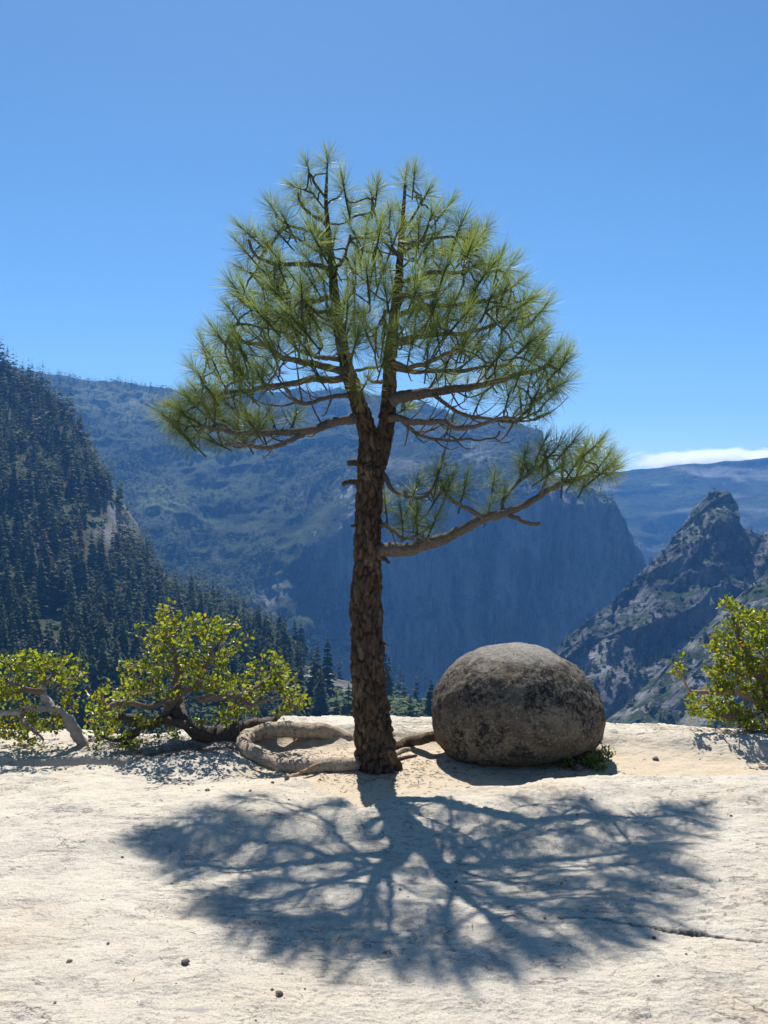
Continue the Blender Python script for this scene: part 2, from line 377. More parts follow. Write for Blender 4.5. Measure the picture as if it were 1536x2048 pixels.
    sand = np.clip(pocket*1.0+0.55*np.exp(-(((x+0.2)/0.9)**2+((y-5.2)/0.35)**2))+0.35*np.exp(-(((x+0.35)/0.35)**2+((y-2.95)/0.2)**2)), 0, 1)
    return z, sand, crack, grey
def gz(x, y):
    z = ground_fields(np.array([float(x)]), np.array([float(y)]))[0]; return float(z[0])
def build_ground():
    s = np.arange(-0.47, 0.4701, 0.00128)
    side = 0.47+np.cumsum(0.004*1.13**np.arange(34))
    s = np.r_[-side[::-1], s, side]
    py = np.arange(1024+2837/7.4, 1024+2837/2.45, 1.7)
    yn = np.sort(np.r_[2837/(py-1024), np.arange(5.55, 6.62, .0105)])
    y = np.r_[np.linspace(-4, 2.4, 26), yn, 7.4+np.cumsum(0.12*1.13**np.arange(34))]
    Yg, Sg = np.meshgrid(y, s, indexing='ij')
    Xg = Sg*np.maximum(Yg, 2.3)
    far = np.maximum(Yg-8, 0)
    z, sand, crack, grey = ground_fields(Xg, Yg)
    V = np.stack([Xg, Yg, z], -1)
    nr, nc = Xg.shape; idx = np.arange(nr*nc).reshape(nr, nc)
    Q = np.stack([idx[:-1, :-1], idx[:-1, 1:], idx[1:, 1:], idx[1:, :-1]], -1).reshape(-1, 4)
    me = make_mesh('granite_ground', V, None, Q, {'sand': sand, 'crack': crack, 'grey': grey})
    return tag(obj('granite_ground', me, M['ground']), 'pale bare granite slab lit by the sun', kind='structure')
build_ground()

# ------------------------------------------------------------------ terrain beyond the rim
VALLEY = -470.0
def loft(cols, nx, ny, disp=None, back=((60, -25), (200, -120), (500, -330))):
    """cols: (px, [(py, distance), ...] from the foot to the ridge); returns a vertex grid, feet on the valley floor, ridge falling away behind"""
    xs = np.array([c[0] for c in cols], float); tt = np.linspace(0, 1, ny); PY = []; DY = []
    for px, pts in cols:
        pts = np.array(pts, float); d = np.r_[0, np.cumsum(np.hypot(np.diff(pts[:, 0]), np.diff(pts[:, 1])*0.5))]; d /= d[-1]
        PY.append(np.interp(tt, d, pts[:, 0])); DY.append(np.interp(tt, d, pts[:, 1]))
    PY = np.array(PY); DY = np.array(DY); X = np.linspace(xs[0], xs[-1], nx)
    PYi = np.array([np.interp(X, xs, PY[:, k]) for k in range(ny)]); DYi = np.array([np.interp(X, xs, DY[:, k]) for k in range(ny)])
    G = np.stack([(X-768)[None]/F*DYi, DYi, EYE+(1024-PYi)/F*DYi], -1)
    if disp is not None: G = G+disp(G)
    foot = G[:1].copy(); foot[..., 2] = VALLEY-4; foot[..., 1] -= np.maximum((G[:1, :, 2]-VALLEY)*0.35, 0)
    rows = [foot, G]
    for dy, dz in back:
        b = G[-1:].copy(); b[..., 1] += dy; b[..., 2] = np.maximum(b[..., 2]+dz, VALLEY-4); rows.append(b)
    return np.concatenate(rows), G
def grid_mesh(name, G, attrs=None):
    nr, nc = G.shape[:2]; idx = np.arange(nr*nc).reshape(nr, nc)
    Q = np.stack([idx[:-1, :-1], idx[:-1, 1:], idx[1:, 1:], idx[1:, :-1]], -1).reshape(-1, 4)
    return make_mesh(name, G, None, Q, attrs)
def pad(a, G, nb=3):
    return np.concatenate([a[:1], a]+[a[-1:]]*nb)
def pix(G):
    return 768+G[..., 0]/G[..., 1]*F, 1024-(G[..., 2]-EYE)/G[..., 1]*F
def blob(px, py, cx, cy, rx, ry):
    return np.exp(-(((px-cx)/rx)**2+((py-cy)/ry)**2))
def slope_of(G):
    du = np.gradient(G, axis=1); dv = np.gradient(G, axis=0); n = np.cross(du, dv); n /= np.linalg.norm(n, axis=-1)[..., None]+1e-9
    return np.abs(n[..., 2])

# forested hillside, 300 to 900 m away
hc = [(-1500, [(2100, 200), (1700, 260), (1350, 400), (900, 600), (420, 830), (200, 1000)]),
      (-800, [(2100, 220), (1650, 280), (1350, 400), (1000, 560), (560, 800), (390, 930)]),
      (-300, [(2000, 240), (1600, 300), (1350, 400), (1050, 560), (720, 780), (590, 880)]),
      (0, [(1950, 250), (1560, 320), (1350, 410), (1080, 580), (830, 760), (722, 850)]),
      (60, [(1950, 250), (1560, 320), (1350, 415), (1100, 580), (860, 760), (752, 840)]),
      (110, [(1950, 250), (1560, 320), (1350, 420), (1120, 580), (900, 750), (790, 830)]),
      (150, [(1950, 250), (1560, 320), (1350, 420), (1140, 590), (930, 740), (845, 820)]),
      (180, [(1950, 250), (1560, 320), (1350, 420), (1150, 600), (960, 730), (905, 800)]),
      (235, [(1950, 250), (1560, 320), (1350, 430), (1180, 600), (1040, 720), (990, 770)]),
      (262, [(1950, 250), (1560, 320), (1360, 430), (1200, 600), (1085, 710), (1065, 740)]),
      (300, [(1950, 250), (1560, 320), (1370, 430), (1230, 590), (1150, 690), (1128, 730)]),
      (400, [(1950, 250), (1560, 320), (1390, 430), (1280, 570), (1215, 680), (1195, 715)]),
      (500, [(1950, 250), (1570, 320), (1410, 420), (1320, 550), (1270, 650), (1258, 690)]),
      (600, [(1950, 250), (1580, 310), (1430, 410), (1370, 520), (1328, 620), (1318, 660)]),
      (700, [(1950, 250), (1590, 300), (1450, 390), (1400, 480), (1372, 570), (1365, 610)]),
      (800, [(1950, 250), (1600, 300), (1470, 370), (1430, 440), (1408, 510), (1402, 545)]),
      (880, [(1950, 250), (1610, 290), (1500, 350), (1460, 410), (1440, 460), (1434, 490)]),
      (1000, [(1980, 240), (1680, 280), (1580, 320), (1530, 360), (1510, 400), (1500, 430)]),
      (1300, [(2200, 220), (1900, 250), (1800, 270), (1760, 290), (1740, 310), (1730, 330)])]
def hdisp(G):
    m = np.minimum(1, G[..., 1]/400)[..., None]
    n = fbm(G/np.array((70, 70, 90)), 5, 101)[..., None]*9*m+fbm(G/np.array((220, 160, 400)), 3, 111, ridged=True)[..., None]*12*m
    return n*np.array((0.1, -0.7, 0.6))
HG, H = loft(hc, 330, 170, hdisp)
hpx, hpy = pix(H)
rock = np.clip(1.2*blob(hpx, hpy, 225, 1060, 36, 45)+1.1*blob(hpx, hpy, 150, 825, 30, 34)+1.3*blob(hpx, hpy, 250, 1000, 30, 46)+1.1*blob(hpx, hpy, 110, 1295, 60, 16)
    +1.0*blob(hpx, hpy, 0, 1290, 30, 22)+1.4*blob(hpx, hpy, 640, 1350, 55, 22)+1.2*blob(hpx, hpy, 700, 1378, 50, 14)+0.6*blob(hpx, hpy, 75, 830, 40, 25), 0, 1.3)
rock = np.clip(rock*1.3*(0.6+0.9*fbm(H/25, 4, 121)), 0, 1)
rock = np.maximum(rock, ss(fbm(H/np.array((60, 60, 40)), 5, 125), 0.34, 0.5)*0.8)
hill = tag(obj('hillside', grid_mesh('hillside', HG, {'rock': pad(rock, H)}), M['hillside']), 'steep forested hillside across the gorge', kind='structure')

# the great cliff across the valley, about 2 km away
mc = [(-900, [(1500, 1300), (1250, 1500), (1000, 1900), (800, 2350), (690, 2700)]),
      (0, [(1500, 1300), (1250, 1500), (1000, 1900), (820, 2350), (728, 2700)]),
      (100, [(1500, 1300), (1250, 1500), (1000, 1900), (830, 2350), (748, 2700)]),
      (240, [(1500, 1300), (1250, 1500), (1020, 1900), (850, 2350), (766, 2700)]),
      (350, [(1500, 1330), (1260, 1520), (1040, 1880), (880, 2300), (783, 2650)]),
      (480, [(1500, 1380), (1280, 1550), (1080, 1820), (900, 2200), (786, 2600)]),
      (580, [(1500, 1500), (1300, 1600), (1100, 1780), (930, 2100), (785, 2580)]),
      (680, [(1500, 1620), (1300, 1680), (1060, 1780), (950, 1980), (780, 2560)]),
      (800, [(1500, 1680), (1300, 1720), (1010, 1800), (940, 1950), (797, 2540)]),
      (900, [(1500, 1700), (1300, 1730), (1000, 1810), (930, 1960), (826, 2480)]),
      (1000, [(1500, 1700), (1300, 1730), (990, 1800), (930, 1920), (846, 2420)]),
      (1075, [(1500, 1690), (1300, 1720), (990, 1780), (930, 1880), (866, 2350)]),
      (1098, [(1500, 1690), (1300, 1720), (1000, 1770), (975, 1830), (930, 2000)]),
      (1120, [(1500, 1680), (1300, 1710), (1020, 1760), (992, 1800), (975, 1840)]),
      (1170, [(1500, 1670), (1300, 1700), (1060, 1750), (1000, 1780), (986, 1810)]),
      (1210, [(1500, 1650), (1320, 1690), (1100, 1730), (1020, 1760), (1002, 1790)]),
      (1250, [(1500, 1640), (1340, 1680), (1160, 1710), (1090, 1740), (1066, 1770)]),
      (1292, [(1500, 1640), (1360, 1660), (1200, 1690), (1140, 1720), (1108, 1750)]),
      (1330, [(1500, 1640), (1400, 1650), (1280, 1670), (1230, 1690), (1210, 1720)]),
      (1500, [(1600, 1640), (1550, 1650), (1500, 1670), (1450, 1690), (1420, 1720)])]
def mdisp(G):
    px, py = pix(G); cl = ss(px, 560, 720)
    n1 = fbm(G/np.array((180, 400, 420)), 5, 201, ridged=True)[..., None]
    n2 = fbm(G/np.array((60, 60, 80)), 4, 211)[..., None]; n3 = fbm(G/np.array((300, 260, 500)), 4, 221)[..., None]
    n4 = fbm(G/np.array((38, 60, 150)), 4, 241, ridged=True)[..., None]
    return (n1*42+n2*18+n4*20)*np.array((0.15, -0.9, 0.25))+n3*22*np.array((0, -1, 0.45))
MG, Mt = loft(mc, 520, 240, mdisp)
mpx, mpy = pix(Mt); flat = slope_of(Mt)
veg = 0.30+0.5*(1-ss(mpx, 480, 720))+0.55*ss(flat, 0.45, 0.8)-0.45*ss(mpx, 640, 760)*ss(mpy, 940, 1010)
mscar = 0.9*blob(mpx, mpy, 530, 1205, 22, 22)+0.7*blob(mpx, mpy, 560, 1180, 25, 30)*0.6+0.8*blob(mpx, mpy, 1200, 1185, 12, 30)+0.6*blob(mpx, mpy, 1065, 1095, 14, 18)+0.6*blob(mpx, mpy, 1090, 1000, 45, 22)+0.55*blob(mpx, mpy, 950, 905, 30, 22)+0.35*blob(mpx, mpy, 800, 930, 60, 12)
mscar = np.clip(mscar*(0.7+1.3*fbm(Mt/np.array((30, 30, 60)), 4, 231)), 0, 0.9)
meadow = np.clip(blob(mpx, mpy, 260, 800, 130, 45)+0.8*blob(mpx, mpy, 330, 1010, 60, 50)+0.5*blob(mpx, mpy, 420, 920, 90, 30), 0, 1)
veg = veg+0.25*meadow
m_ = mat_mountain('cliff_rock')
obj_m = tag(obj('mountain_cliff', grid_mesh('mountain_cliff', MG, {'veg': pad(veg, Mt), 'scar': pad(mscar, Mt), 'meadow': pad(meadow, Mt)}), m_), 'huge blue shaded granite cliff beyond the valley', kind='structure')

# crag on the right, about 1 km away, and the slab slope in front of it
cc = [(1040, [(1560, 900), (1480, 930), (1420, 960), (1390, 990)]),
      (1090, [(1560, 900), (1440, 950), (1370, 990), (1335, 1030)]),
      (1120, [(1560, 900), (1420, 950), (1340, 1000), (1288, 1050)]),
      (1160, [(1560, 900), (1400, 950), (1310, 1010), (1252, 1070)]),
      (1225, [(1560, 900), (1380, 960), (1270, 1030), (1202, 1100)]),
      (1285, [(1560, 900), (1360, 970), (1220, 1050), (1140, 1130)]),
      (1345, [(1560, 900), (1330, 980), (1170, 1070), (1070, 1160)]),
      (1385, [(1560, 900), (1320, 980), (1130, 1080), (1018, 1170)]),
      (1412, [(1560, 900), (1310, 980), (1110, 1080), (990, 1170)]),
      (1440, [(1560, 900), (1310, 980), (1100, 1080), (988, 1165)]),
      (1462, [(1560, 900), (1310, 980), (1120, 1070), (1012, 1160)]),
      (1490, [(1560, 900), (1310, 970), (1150, 1060), (1058, 1140)]),
      (1520, [(1560, 900), (1310, 960), (1150, 1060), (1070, 1130)]),
      (1600, [(1560, 880), (1310, 950), (1120, 1040), (1030, 1120)]),
      (1900, [(1560, 860), (1310, 930), (1050, 1020), (900, 1120)]),
      (2600, [(1560, 800), (1310, 880), (1000, 1000), (800, 1120)])]
def cdisp(G):
    r = fbm(G@np.array([[0.94, 0, 0.34], [0, 1, 0], [-0.34, 0, 0.94]])/np.array((45, 90, 130)), 5, 301, ridged=True)[..., None]
    n2 = fbm(G/np.array((22, 22, 26)), 5, 311)[..., None]
    f1, f2, idv = worley(G@np.array([[0.85, 0, 0.52], [0, 1, 0], [-0.52, 0, 0.85]])/np.array((42, 60, 95)), 317)
    return (r*24+n2*9+(idv[..., None]-0.5)*32*ss(f2-f1, 0.0, 0.15)[..., None])*np.array((0.12, -0.8, 0.30))
CG, C = loft(cc, 460, 320, cdisp, back=((30, -20), (90, -90), (250, -260)))
cpx, cpy = pix(C); fl = slope_of(C)
veg = -0.04+0.55*ss(fl, 0.60, 0.85)+0.35*blob(cpx, cpy, 1420, 1020, 60, 40)+0.3*blob(cpx, cpy, 1330, 1170, 60, 30)-0.2*ss(cpy, 1300, 1400)
scar = np.clip((1.0*blob(cpx, cpy, 1440, 1010, 20, 14)+0.8*blob(cpx, cpy, 1190, 1310, 45, 30)+0.5*blob(cpx, cpy, 1280, 1400, 60, 60))*(0.5+1.2*fbm(C/14, 4, 321)), 0, 0.8)
tag(obj('crag', grid_mesh('crag', CG, {'veg': pad(veg, C), 'scar': pad(scar, C)}), mat_mountain('crag_rock', 2.6, (0.022, 0.036, 0.016), (0.06, 0.085, 0.03), (0.045, 0.045, 0.048), (0.31, 0.305, 0.295))), 'dark pointed granite crag dotted with trees', kind='structure')
sc2 = [(1130, [(1700, 700), (1590, 740), (1540, 770), (1500, 800)]),
       (1240, [(1700, 680), (1560, 740), (1460, 790), (1420, 830)]),
       (1330, [(1700, 660), (1520, 730), (1390, 790), (1330, 840)]),
       (1400, [(1700, 650), (1500, 720), (1340, 790), (1262, 850)]),
       (1480, [(1700, 640), (1470, 710), (1280, 790), (1188, 860)]),
       (1540, [(1700, 630), (1450, 700), (1240, 790), (1140, 870)]),
       (1800, [(1700, 600), (1350, 680), (1100, 780), (980, 880)]),
       (2500, [(1700, 560), (1300, 640), (1000, 760), (850, 880)])]
def sdisp(G):
    r = fbm(G@np.array([[0.86, 0, 0.5], [0, 1, 0], [-0.5, 0, 0.86]])/np.array((26, 60, 80)), 5, 331, ridged=True)[..., None]
    f1, f2, idv = worley(G/np.array((22, 26, 30)), 337)
    return (r*9+fbm(G/15, 4, 341)[..., None]*6+(idv[..., None]-0.5)*9*ss(f2-f1, 0.0, 0.12)[..., None])*np.array((0.25, -0.7, 0.45))
SG, S2 = loft(sc2, 260, 220, sdisp, back=((30, -20), (90, -90), (250, -260)))
spx, spy = pix(S2); fl2 = slope_of(S2)
veg2 = 0.12+0.5*ss(fl2, 0.5, 0.8); scar2 = np.clip(0.55*ss(fbm(S2/np.array((30, 30, 18)), 5, 351), 0.0, 0.35), 0, 0.6)
tag(obj('rock_slope', grid_mesh('rock_slope', SG, {'veg': pad(veg2, S2), 'scar': pad(scar2, S2)}), mat_mountain('slope_rock', 3.2, (0.03, 0.045, 0.018), (0.07, 0.095, 0.035), (0.14, 0.14, 0.14), (0.40, 0.39, 0.375))), 'broken pale grey rock slope below the crag', kind='structure')

# far ridge on the right
rc = [(900, [(1250, 2700), (1150, 2950), (1050, 3250), (960, 3700)]), (1150, [(1250, 2700), (1150, 2950), (1050, 3250), (958, 3700)]),
      (1260, [(1250, 2700), (1150, 2950), (1040, 3250), (944, 3700)]), (1380, [(1250, 2700), (1150, 2950), (1030, 3250), (930, 3700)]),
      (1536, [(1250, 2700), (1150, 2950), (1020, 3250), (921, 3700)]), (1900, [(1250, 2700), (1150, 2950), (1020, 3250), (915, 3700)]),
      (2900, [(1250, 2550), (1150, 2800), (1020, 3700), (890, 3550)])]
FG, Fr = loft(rc, 240, 90, lambda G: (fbm(G/np.array((350, 500, 300)), 5, 401, ridged=True)*55+fbm(G/120, 4, 411)*25)[..., None]*np.array((0.1, -0.9, 0.30)))
fpx, fpy = pix(Fr)
veg3 = 0.75+0*fpx; scar3 = np.clip(ss(fbm(Fr/np.array((260, 200, 55)), 5, 421), 0.02, 0.30)*(0.25+blob(fpx, fpy, 1370, 970, 130, 25)), 0, 0.9)
tag(obj('far_ridge', grid_mesh('far_ridge', FG, {'veg': pad(veg3, Fr), 'scar': pad(scar3, Fr)}), mat_mountain('far_ridge_forest', 0.7)), 'distant blue wooded ridge with pale rock patches', kind='structure')

# valley floor out to the horizon
x = np.linspace(-6000, 6000, 61); gx, gy = np.meshgrid(x, np.linspace(-1500, 4600, 41))
V = np.stack([gx, gy, VALLEY+6*fbm2(gx/700, gy/700, 3, 501)], -1)
tag(obj('valley_floor', grid_mesh('valley_floor', V), M['hillside']), 'deep wooded valley floor', kind='structure')
V = None

# ------------------------------------------------------------------ conifers
def conifer(seed, whorls, per, wid=0.15, ragged=0.35, tri=False):
    r = np.random.default_rng(seed); mb = MB()
    for k in range(whorls):
        z = 0.10+0.88*(k+r.uniform(-.8, .8))/whorls
        rad = wid*(1-z)**0.75*(1 if z > 0.2 else 0.75)+0.006
        a0 = r.uniform(0, 6.28)
        for j in range(per):
            L = rad*(1+r.uniform(-ragged, ragged)); a = a0+j*6.283/per+r.uniform(-.35, .35)
            d = np.array((math.cos(a), math.sin(a), 0)); s = np.array((-math.sin(a), math.cos(a), 0)); wd = L*r.uniform(.30, .46)
            up = r.uniform(0.0, 0.02); dr = L*r.uniform(.25, .6)
            c = np.array((0, 0, z+up)); m = c+d*L*0.55+np.array((0, 0, -dr*0.35)); e = c+d*L+np.array((0, 0, -dr))
            t = r.uniform(0, 1)
            if tri: mb.add([c, m+s*wd-(0, 0, dr*.5), e, m-s*wd-(0, 0, dr*.5)], [(0, 1, 2), (0, 2, 3)], None, t)
            else:
                q = d*L*0.3
                mb.add([c, m+s*wd+(0, 0, -dr*.35), e, m-s*wd+(0, 0, -dr*.35), m+(0, 0, L*.10), m+s*wd*.6+q-(0, 0, dr*.5), m-s*wd*.6+q-(0, 0, dr*.5)],
                       [(0, 1, 4), (4, 1, 5), (4, 5, 2), (0, 4, 3), (4, 6, 3), (4, 2, 6)], None, [t*.5, t, t, t, t*.6, t, t])
    top = np.array([(0.006, 0, .93), (-.003, .005, .93), (-.003, -.005, .93), (0, 0, 1.02)])
    mb.add(top, [(0, 1, 3), (1, 2, 3), (2, 0, 3)], None, .5)
    return mb
crowns = [conifer(900+k, 24, 7, (0.155, 0.185, 0.14, 0.20, 0.165)[k]).mesh('conifer_crown', False) for k in range(5)]
tv, tf3, tf4 = tube([(0, 0, -0.06), (0, 0, 0.4), (0, 0, 0.97)], [0.012, 0.009, 0.002], 6)
trunk_me = make_mesh('conifer_trunk', tv, tf3, tf4)
def surface_points(G, n, r):
    """n random points spread evenly by area over the grid G, with their grid cell"""
    A = G[:-1, :-1]; B = G[:-1, 1:]; D = G[1:, :-1]
    ar = np.linalg.norm(np.cross(B-A, D-A), axis=-1).ravel(); c = np.cumsum(ar); i = np.searchsorted(c, r.uniform(0, c[-1], n))
    iy, ix = np.unravel_index(np.minimum(i, ar.size-1), A.shape[:2]); u = r.uniform(0, 1, (n, 1)); v = r.uniform(0, 1, (n, 1))
    p = (A[iy, ix]*(1-u)+B[iy, ix]*u)*(1-v)+(D[iy, ix]*(1-u)+G[iy+1, ix+1]*u)*v
    return p, iy, ix
rt = np.random.default_rng(11)
hp, iy, ix = surface_points(H[20:], 26000, rt)
ppx, ppy = pix(hp)
keep = (ppx > -260) & (ppx < 960) & (ppy < 1560)
keep &= rt.uniform(0, 1, len(hp)) > rock[20:][iy, ix]*1.05
dens = ss(fbm(hp/np.array((55, 55, 55)), 3, 601), -0.30, 0.0)*0.85+0.15
dens = dens*(1-0.9*blob(ppx, ppy, 770, 1425, 130, 60))*(1-0.75*blob(ppx, ppy, 350, 1200, 60, 45))*(1-0.7*blob(ppx, ppy, 120, 1300, 90, 25))
dens = dens*np.where((ppx > 600) & (ppy > 1352), .10, 1)
keep &= rt.uniform(0, 1, len(hp)) < dens
hp = hp[keep]; ppx = ppx[keep]; ppy = ppy[keep]
# keep a minimum spacing
cell = {}; sel = []
for i, q in enumerate(hp):
    key = (int(q[0]//6.2), int(q[1]//6.2), int(q[2]//7.0))
    if key in cell: continue
    cell[key] = 1; sel.append(i)
hp = hp[sel]; ppx = ppx[sel]; ppy = ppy[sel]
hh = rt.uniform(17, 33, len(hp))*np.where(rt.uniform(0, 1, len(hp)) < .25, 0.65, 1)
show = hh/hp[:, 1]*F
inview = (ppx > -10) & (ppx < 860) & (ppy-show*0.6 < 1440) & ~((ppx > 180) & (ppx < 600) & (ppy-show > 1330)) & ~((ppx < 170) & (ppy-show > 1380))
order = np.argsort(-(show*inview)); near = order[:300]; rest = order[300:]
dead = set(int(i) for i in near[rt.permutation(300)[:7]])
for i in near:
    p = hp[i]; h = hh[i]; isdead = int(i) in dead
    o = bpy.data.objects.new('conifer_tree', None); col.objects.link(o); o.empty_display_size = 1
    o.location = p-(0, 0, 0.3); o.scale = (h*rt.uniform(.85, 1.3),)*2+(h,); o.rotation_euler = (rt.normal(0, .03), rt.normal(0, .03), rt.uniform(0, 6.28))
    if isdead: tag(o, 'rust brown dead conifer standing among green ones on the hillside', 'tree', 'dead brown conifers on the hillside')
    else: tag(o, 'dark green conifer standing in the woods of the steep hillside', 'tree', 'green conifers on the hillside')
    me = crowns[int(rt.integers(5))]
    c = bpy.data.objects.new('crown', me); col.objects.link(c); c.parent = o
    if not me.materials: me.materials.append(M['conifer'])
    if isdead: c.material_slots[0].link = 'OBJECT'; c.material_slots[0].material = M['deadconifer']
    t = bpy.data.objects.new('trunk', trunk_me); col.objects.link(t); t.parent = o
    if not trunk_me.materials: trunk_me.materials.append(M['ctrunk'])
# the rest of the woods, near and far, as one mass
def scatter(mb, templates, pts, h, wfac, r):
    for k, (tvv, tff, ta) in enumerate(templates):
        m = np.arange(len(pts)) % len(templates) == k; p = pts[m]
        if not len(p): continue
        a = r.uniform(0, 6.28, len(p)); ca, sa = np.cos(a), np.sin(a); hs = h[m]; ws = hs*wfac*r.uniform(.8, 1.25, len(p))
        V = np.empty((len(p), len(tvv), 3))
        V[..., 0] = p[:, :1]+ws[:, None]*(ca[:, None]*tvv[:, 0]-sa[:, None]*tvv[:, 1])
        V[..., 1] = p[:, 1:2]+ws[:, None]*(sa[:, None]*tvv[:, 0]+ca[:, None]*tvv[:, 1])
        V[..., 2] = p[:, 2:3]+hs[:, None]*tvv[:, 2]
        Fs = (tff[None]+(np.arange(len(p))*len(tvv))[:, None, None]).reshape(-1, 3)
        mb.add(V, Fs, None, (ta[None]*0.6+r.uniform(0, .4, (len(p), 1))).ravel())
def templ(mb): return np.concatenate(mb.V), np.concatenate(mb.F3), np.concatenate(mb.A)
mid_t = [templ(conifer(930+k, 11, 4, 0.17, .35, True)) for k in range(4)]
far_t = [templ(conifer(950+k, 4, 3, 0.22, .3, True)) for k in range(4)]
woods = MB()
scatter(woods, mid_t, hp[rest], hh[rest], 1.0, rt)
mp, iy, ix = surface_points(Mt, 56000, rt); qx, qy = pix(mp)
d = ss(fbm(mp/np.array((150, 150, 150)), 4, 611), -0.25, 0.2)*ss(flat[iy, ix], 0.30, 0.62)*(1-0.93*meadow[iy, ix])*(1-0.95*mscar[iy, ix])
d = np.maximum(d, ((iy > 230) & (qx < 1080))*0.9)
k = (rt.uniform(0, 1, len(mp)) < d) & (qx > -200) & (qx < 1320) & (qy < 1420)
mp = mp[k]
scatter(woods, far_t, mp-(0, 0, 1.0), rt.uniform(14, 30, len(mp)), 1.0, rt)
sp_, iy, ix = surface_points(Fr, 9000, rt); qx, qy = pix(sp_)
k = (rt.uniform(0, 1, len(sp_)) < 0.7*(1-scar3[iy, ix])) & (qx > 1150) & (qx < 1750)
scatter(woods, far_t, sp_[k]-(0, 0, 1), rt.uniform(12, 22, k.sum()), 1.2, rt)
for GG, flx, num in ((C, fl, 3600), (S2, fl2, 900)):
    q, iy, ix = surface_points(GG, num, rt); qx, qy = pix(q)
    k = (rt.uniform(0, 1, len(q)) < ss(flx[iy, ix], 0.40, 0.7)*(0.35+0.65*ss(fbm(q/30, 3, 621), -.2, .2))) & (qx < 1700)
    scatter(woods, mid_t, q[k]-(0, 0, .4), rt.uniform(7, 17, k.sum()), 1.5, rt)
tag(obj('forest', woods.mesh('forest', False), M['forest']), 'far conifer woods covering the mountains and slopes', kind='stuff')
# low brush: rounded leafy clumps
def clump(seed, n=22):
    r = np.random.default_rng(seed); mb = MB()
    for k in range(n):
        d = r.normal(size=3); d[2] = abs(d[2]); d /= np.linalg.norm(d); c = d*np.array((.5, .5, .75))*r.uniform(.6, 1)
        u = np.cross(d, r.normal(size=3)); u /= np.linalg.norm(u); v = np.cross(d, u); s = r.uniform(.16, .30)
        mb.add([c+u*s, c+v*s-d*.08, c-u*s, c-v*s-d*.08, c+d*.08], [(0, 1, 4), (1, 2, 4), (2, 3, 4), (3, 0, 4)], None, r.uniform(0, 1))
    return mb
br = MB(); bt = [templ(clump(970+k)) for k in range(4)]
q, iy, ix = surface_points(H[20:], 15000, rt); qx, qy = pix(q)
k = (qx > -60) & (qx < 920) & (qy < 1520) & (rt.uniform(0, 1, len(q)) > rock[20:][iy, ix]*.8) & (rt.uniform(0, 1, len(q)) < .15+1.0*(blob(qx, qy, 740, 1410, 170, 60)+.7*blob(qx, qy, 350, 1200, 70, 60)))
scatter(br, bt, q[k], rt.uniform(1.5, 4.5, k.sum()), 1.7, rt)
for GG, flx, num in ((C, fl, 3200), (S2, fl2, 1200)):
    q, iy, ix = surface_points(GG, num, rt); qx, qy = pix(q)
    k = (rt.uniform(0, 1, len(q)) < 0.1+ss(flx[iy, ix], 0.35, 0.65)*ss(fbm(q/25, 3, 631), -.25, .2)) & (qx < 1700)
    scatter(br, bt, q[k], rt.uniform(1.5, 4.0, k.sum()), 1.6, rt)
tag(obj('brush', br.mesh('brush', False), M['brush']), 'low green brush scattered over the slopes', kind='stuff')

# grey talus boulders on the hillside
def rock_mesh(name, seed, sub=3, amp=0.25, flat_=(1, 1, .7)):
    import bmesh
    bm = bmesh.new(); bmesh.ops.create_icosphere(bm, subdivisions=sub, radius=1)
    V = np.array([v.co[:] for v in bm.verts]); Fc = np.array([[v.index for v in f.verts] for f in bm.faces]); bm.free()
    V = V*(1+amp*fbm(V*1.3+seed*7.7, 4, seed)[:, None]*1.6)*np.array(flat_)
    return make_mesh(name, V, Fc, None, None, False)
tr_ = [rock_mesh('talus_rock', 40+k, 2, .35, (1, .9, .75)) for k in range(3)]
def hill_hit(px, py):
    d = (hpx-px)**2+(hpy-py)**2; i = np.unravel_index(np.argmin(d), d.shape); return H[i]
for k, (px, py, s) in enumerate([(118, 1296, 4.5), (140, 1302, 3.2), (100, 1308, 3.0), (72, 1275, 2.6), (152, 1290, 2.2), (5, 1300, 7.0), (128, 1314, 2.4), (85, 1296, 2.2), (612, 1392, 3.0), (660, 1345, 3.0)]):
    o = obj('talus_rock', tr_[k % 3], M['talus'], loc=hill_hit(px, py)); o.scale = (s, s, s); o.rotation_euler = (0, 0, k*1.3)
    tag(o, 'pale grey boulder lying among the hillside conifers', 'rock', 'talus boulders on the hillside')

# ------------------------------------------------------------------ the pine
TY = 5.78
pine = bpy.data.objects.new('pine_tree', None); col.objects.link(pine)
px0 = P(755, 1515, TY); base_z = gz(px0[0], TY)
pine.location = (px0[0], TY, base_z)
tag(pine, 'lone pine with a forked trunk and long green needle tufts on bare granite', 'tree')
PO = np.array((px0[0], TY, base_z))
def bark_disp(amp, fx=30.0, fz=10.0, seed=700):
    def f(V, ang):
        q = V*np.array((fx, fx, fz)); q = q+0.5*np.stack([fbm(V*9, 2, seed+5), fbm(V*9+5, 2, seed+6), fbm(V*7+9, 2, seed+7)], -1)
        f1, f2, idv = worley(q, seed); f.last = ss(f2-f1+0.22*fbm(V*45, 3, seed+9), -0.02, 0.34)
        return 1+amp*(f.last-0.55)+amp*0.9*(idv-0.5)+amp*0.9*fbm(V*np.array((32, 32, 18)), 4, seed+8)
    return f
